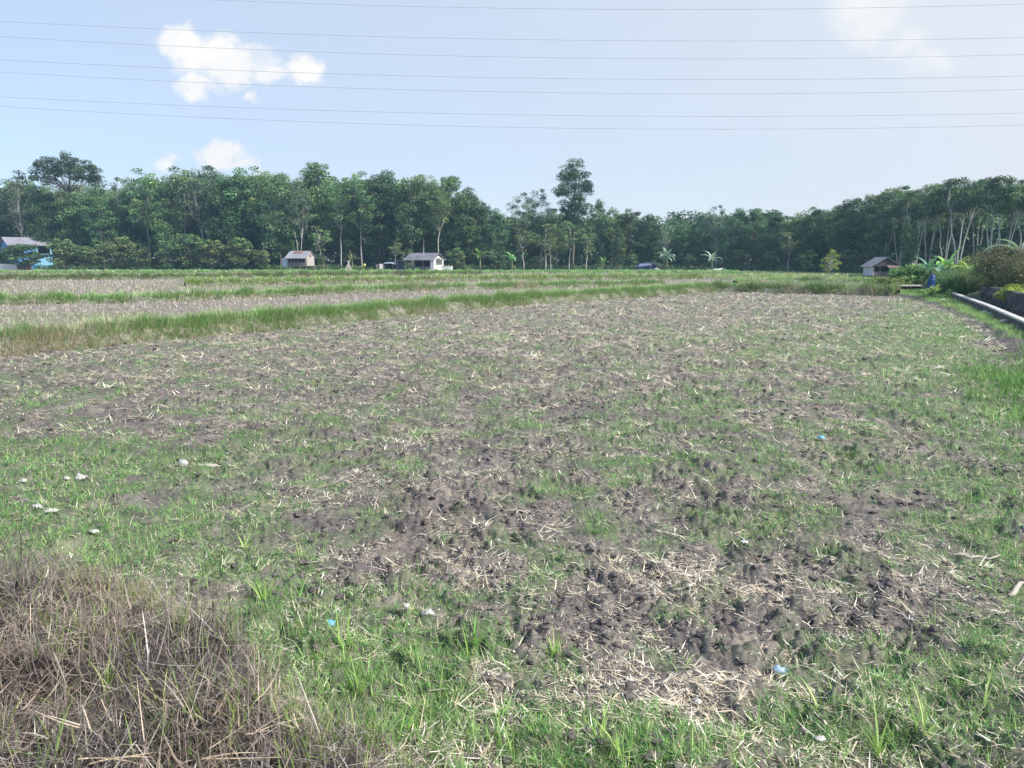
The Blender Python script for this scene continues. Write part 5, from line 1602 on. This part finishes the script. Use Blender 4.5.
def world():
    w = bpy.data.worlds.new('World'); SC.world = w; w.use_nodes = True
    nt = w.node_tree; nt.nodes.clear()
    out = nt.nodes.new('ShaderNodeOutputWorld'); bg = nt.nodes.new('ShaderNodeBackground')
    sky = nt.nodes.new('ShaderNodeTexSky'); sky.sky_type = 'NISHITA'; sky.sun_disc = False
    sky.sun_elevation = SUN_EL; sky.sun_rotation = SUN_AZ
    sky.air_density = 0.8; sky.dust_density = 0.8; sky.ozone_density = 2.2; sky.altitude = 20
    tc = nt.nodes.new('ShaderNodeTexCoord')
    sp = nt.nodes.new('ShaderNodeSeparateXYZ'); nt.links.new(tc.outputs['Generated'], sp.inputs[0])
    yy = mth(nt, 'MAXIMUM', sp.outputs[1], 0.02)
    u = mth(nt, 'DIVIDE', sp.outputs[0], yy); v = mth(nt, 'DIVIDE', sp.outputs[2], yy)
    cmb = nt.nodes.new('ShaderNodeCombineXYZ'); nt.links.new(u, cmb.inputs[0]); nt.links.new(v, cmb.inputs[1])
    uv = cmb.outputs[0]
    n1 = noise(nt, 16.0, 7, 0.62, uv); n2 = noise(nt, 5.0, 5, 0.55, uv); n3 = noise(nt, 2.2, 4, .5, uv)
    dn = nt.nodes.new('ShaderNodeTexNoise'); dn.inputs['Scale'].default_value = 26.0; dn.inputs['Detail'].default_value = 5
    nt.links.new(uv, dn.inputs['Vector'])
    ds = nt.nodes.new('ShaderNodeSeparateColor'); nt.links.new(dn.outputs['Color'], ds.inputs[0])
    ud = mth(nt, 'ADD', u, mth(nt, 'MULTIPLY_ADD', ds.outputs[0], 0.06, -0.03)); vd = mth(nt, 'ADD', v, mth(nt, 'MULTIPLY_ADD', ds.outputs[1], 0.05, -0.025))
    def group(bl, k):
        acc = None
        for px, py, rx, ry, a in bl:
            cu, cv = cloud_uv(px, py)
            ru, rv = rx / F, ry / F
            du = mth(nt, 'MULTIPLY_ADD', ud, 1 / ru, -cu / ru); dv = mth(nt, 'MULTIPLY_ADD', vd, 1 / rv, -cv / rv)
            d = mth(nt, 'SQRT', mth(nt, 'ADD', mth(nt, 'MULTIPLY', du, du), mth(nt, 'MULTIPLY', dv, dv)))
            f = mth(nt, 'MULTIPLY', mth(nt, 'SUBTRACT', 1.0, d), a)
            acc = f if acc is None else mth(nt, 'MAXIMUM', acc, f)
        f = mth(nt, 'ADD', acc, mth(nt, 'MULTIPLY_ADD', n1, k, -k * 0.52))
        return f
    cum = group([(178, 44, 30, 26, 1.1), (232, 64, 62, 26, 1.1), (205, 60, 44, 26, 1), (245, 65, 32, 22, 1), (222, 50, 26, 16, .8), (305, 68, 28, 17, 1), (270, 72, 26, 12, .8), (198, 87, 42, 14, .85), (253, 93, 20, 9, .8), (222, 155, 34, 18, 1.1), (240, 163, 24, 10, .9), (172, 161, 26, 10, .7)], 1.9)
    fa = mth(nt, 'MULTIPLY_ADD', cum, 2.1, -0.24, clamp=True)
    wisp = group([(868, 10, 44, 38, 1), (905, 42, 34, 20, .6), (928, 62, 26, 14, .5)], 1.5)
    fb = mth(nt, 'MULTIPLY', mth(nt, 'MULTIPLY_ADD', wisp, 1.3, 0.12, clamp=True), 0.8)
    # thin veil, thicker to the right
    veil = mth(nt, 'MULTIPLY_ADD', u, 0.2, 0.80, clamp=True)
    veil = mth(nt, 'ADD', veil, mth(nt, 'MULTIPLY_ADD', n3, 0.25, -0.12), clamp=True)
    K = 3.55
    c = mix_col(nt, veil, sky.outputs[0], mix_col(nt, mth(nt, 'MULTIPLY_ADD', u, 0.72, 0.5, clamp=True), (0.67 * K, 0.79 * K, 0.95 * K), (0.92 * K, 0.95 * K, 1.01 * K)))
    c = mix_col(nt, fb, c, (1.10 * K, 1.09 * K, 1.07 * K))
    # cloud body: white with faint grey hollows
    body = mix_col(nt, mth(nt, 'MULTIPLY_ADD', n1, 3.0, -1.0, clamp=True), (1.02 * K, 1.03 * K, 1.06 * K), (1.26 * K, 1.22 * K, 1.15 * K))
    c = mix_col(nt, mth(nt, 'MULTIPLY', fa, 0.93), c, body)
    nt.links.new(c, bg.inputs[0]); bg.inputs[1].default_value = 0.12
    nt.links.new(bg.outputs[0], out.inputs[0])

    sd = bpy.data.lights.new('sun', 'SUN'); sd.energy = 2.6; sd.angle = math.radians(6); sd.color = (1.0, 0.96, 0.90)
    so = bpy.data.objects.new('sun', sd); COL.objects.link(so)
    d = Vector((math.sin(SUN_AZ) * math.cos(SUN_EL), math.cos(SUN_AZ) * math.cos(SUN_EL), math.sin(SUN_EL)))
    so.rotation_euler = d.to_track_quat('Z', 'Y').to_euler(); so.location = (20, -10, 60)


def haze():
    b = MB(); b.box(-420, 420, -60, 330, -2.0, 46)
    o = b.build('haze', None)
    m, nt, out = new_mat('haze')
    v = nt.nodes.new('ShaderNodeVolumePrincipled'); v.inputs['Density'].default_value = 0.0005
    v.inputs['Color'].default_value = (0.45, 0.75, 1.0, 1); v.inputs['Anisotropy'].default_value = 0.2
    nt.links.new(v.outputs[0], out.inputs['Volume'])
    o.data.materials.append(m)
    tag(o, 'thin bluish haze over the fields', 'haze', None, 'stuff')


def camera():
    cd = bpy.data.cameras.new('camera'); cd.sensor_width = 36; cd.lens = 36 * F / 1024; cd.clip_end = 12000; cd.clip_start = 0.05
    co = bpy.data.objects.new('camera', cd); COL.objects.link(co)
    co.location = (0, 0, CH); co.rotation_euler = (PI / 2 - PITCH, 0, 0)
    SC.camera = co


camera(); world()
make_ground(); make_grass(); make_clods(); make_straw(); make_dry_heap(); make_bunds()
make_trees(); make_bananas(); buildings(); rock_wall(); litter(); power_lines(); haze()

SC.render.engine = 'CYCLES'
SC.cycles.max_bounces = 5; SC.cycles.diffuse_bounces = 3; SC.cycles.transparent_max_bounces = 8
SC.cycles.volume_bounces = 0
vs = SC.view_settings
vs.view_transform = 'Standard'; vs.look = 'None'; vs.gamma = 1; vs.exposure = 1.1; vs.use_curve_mapping = False
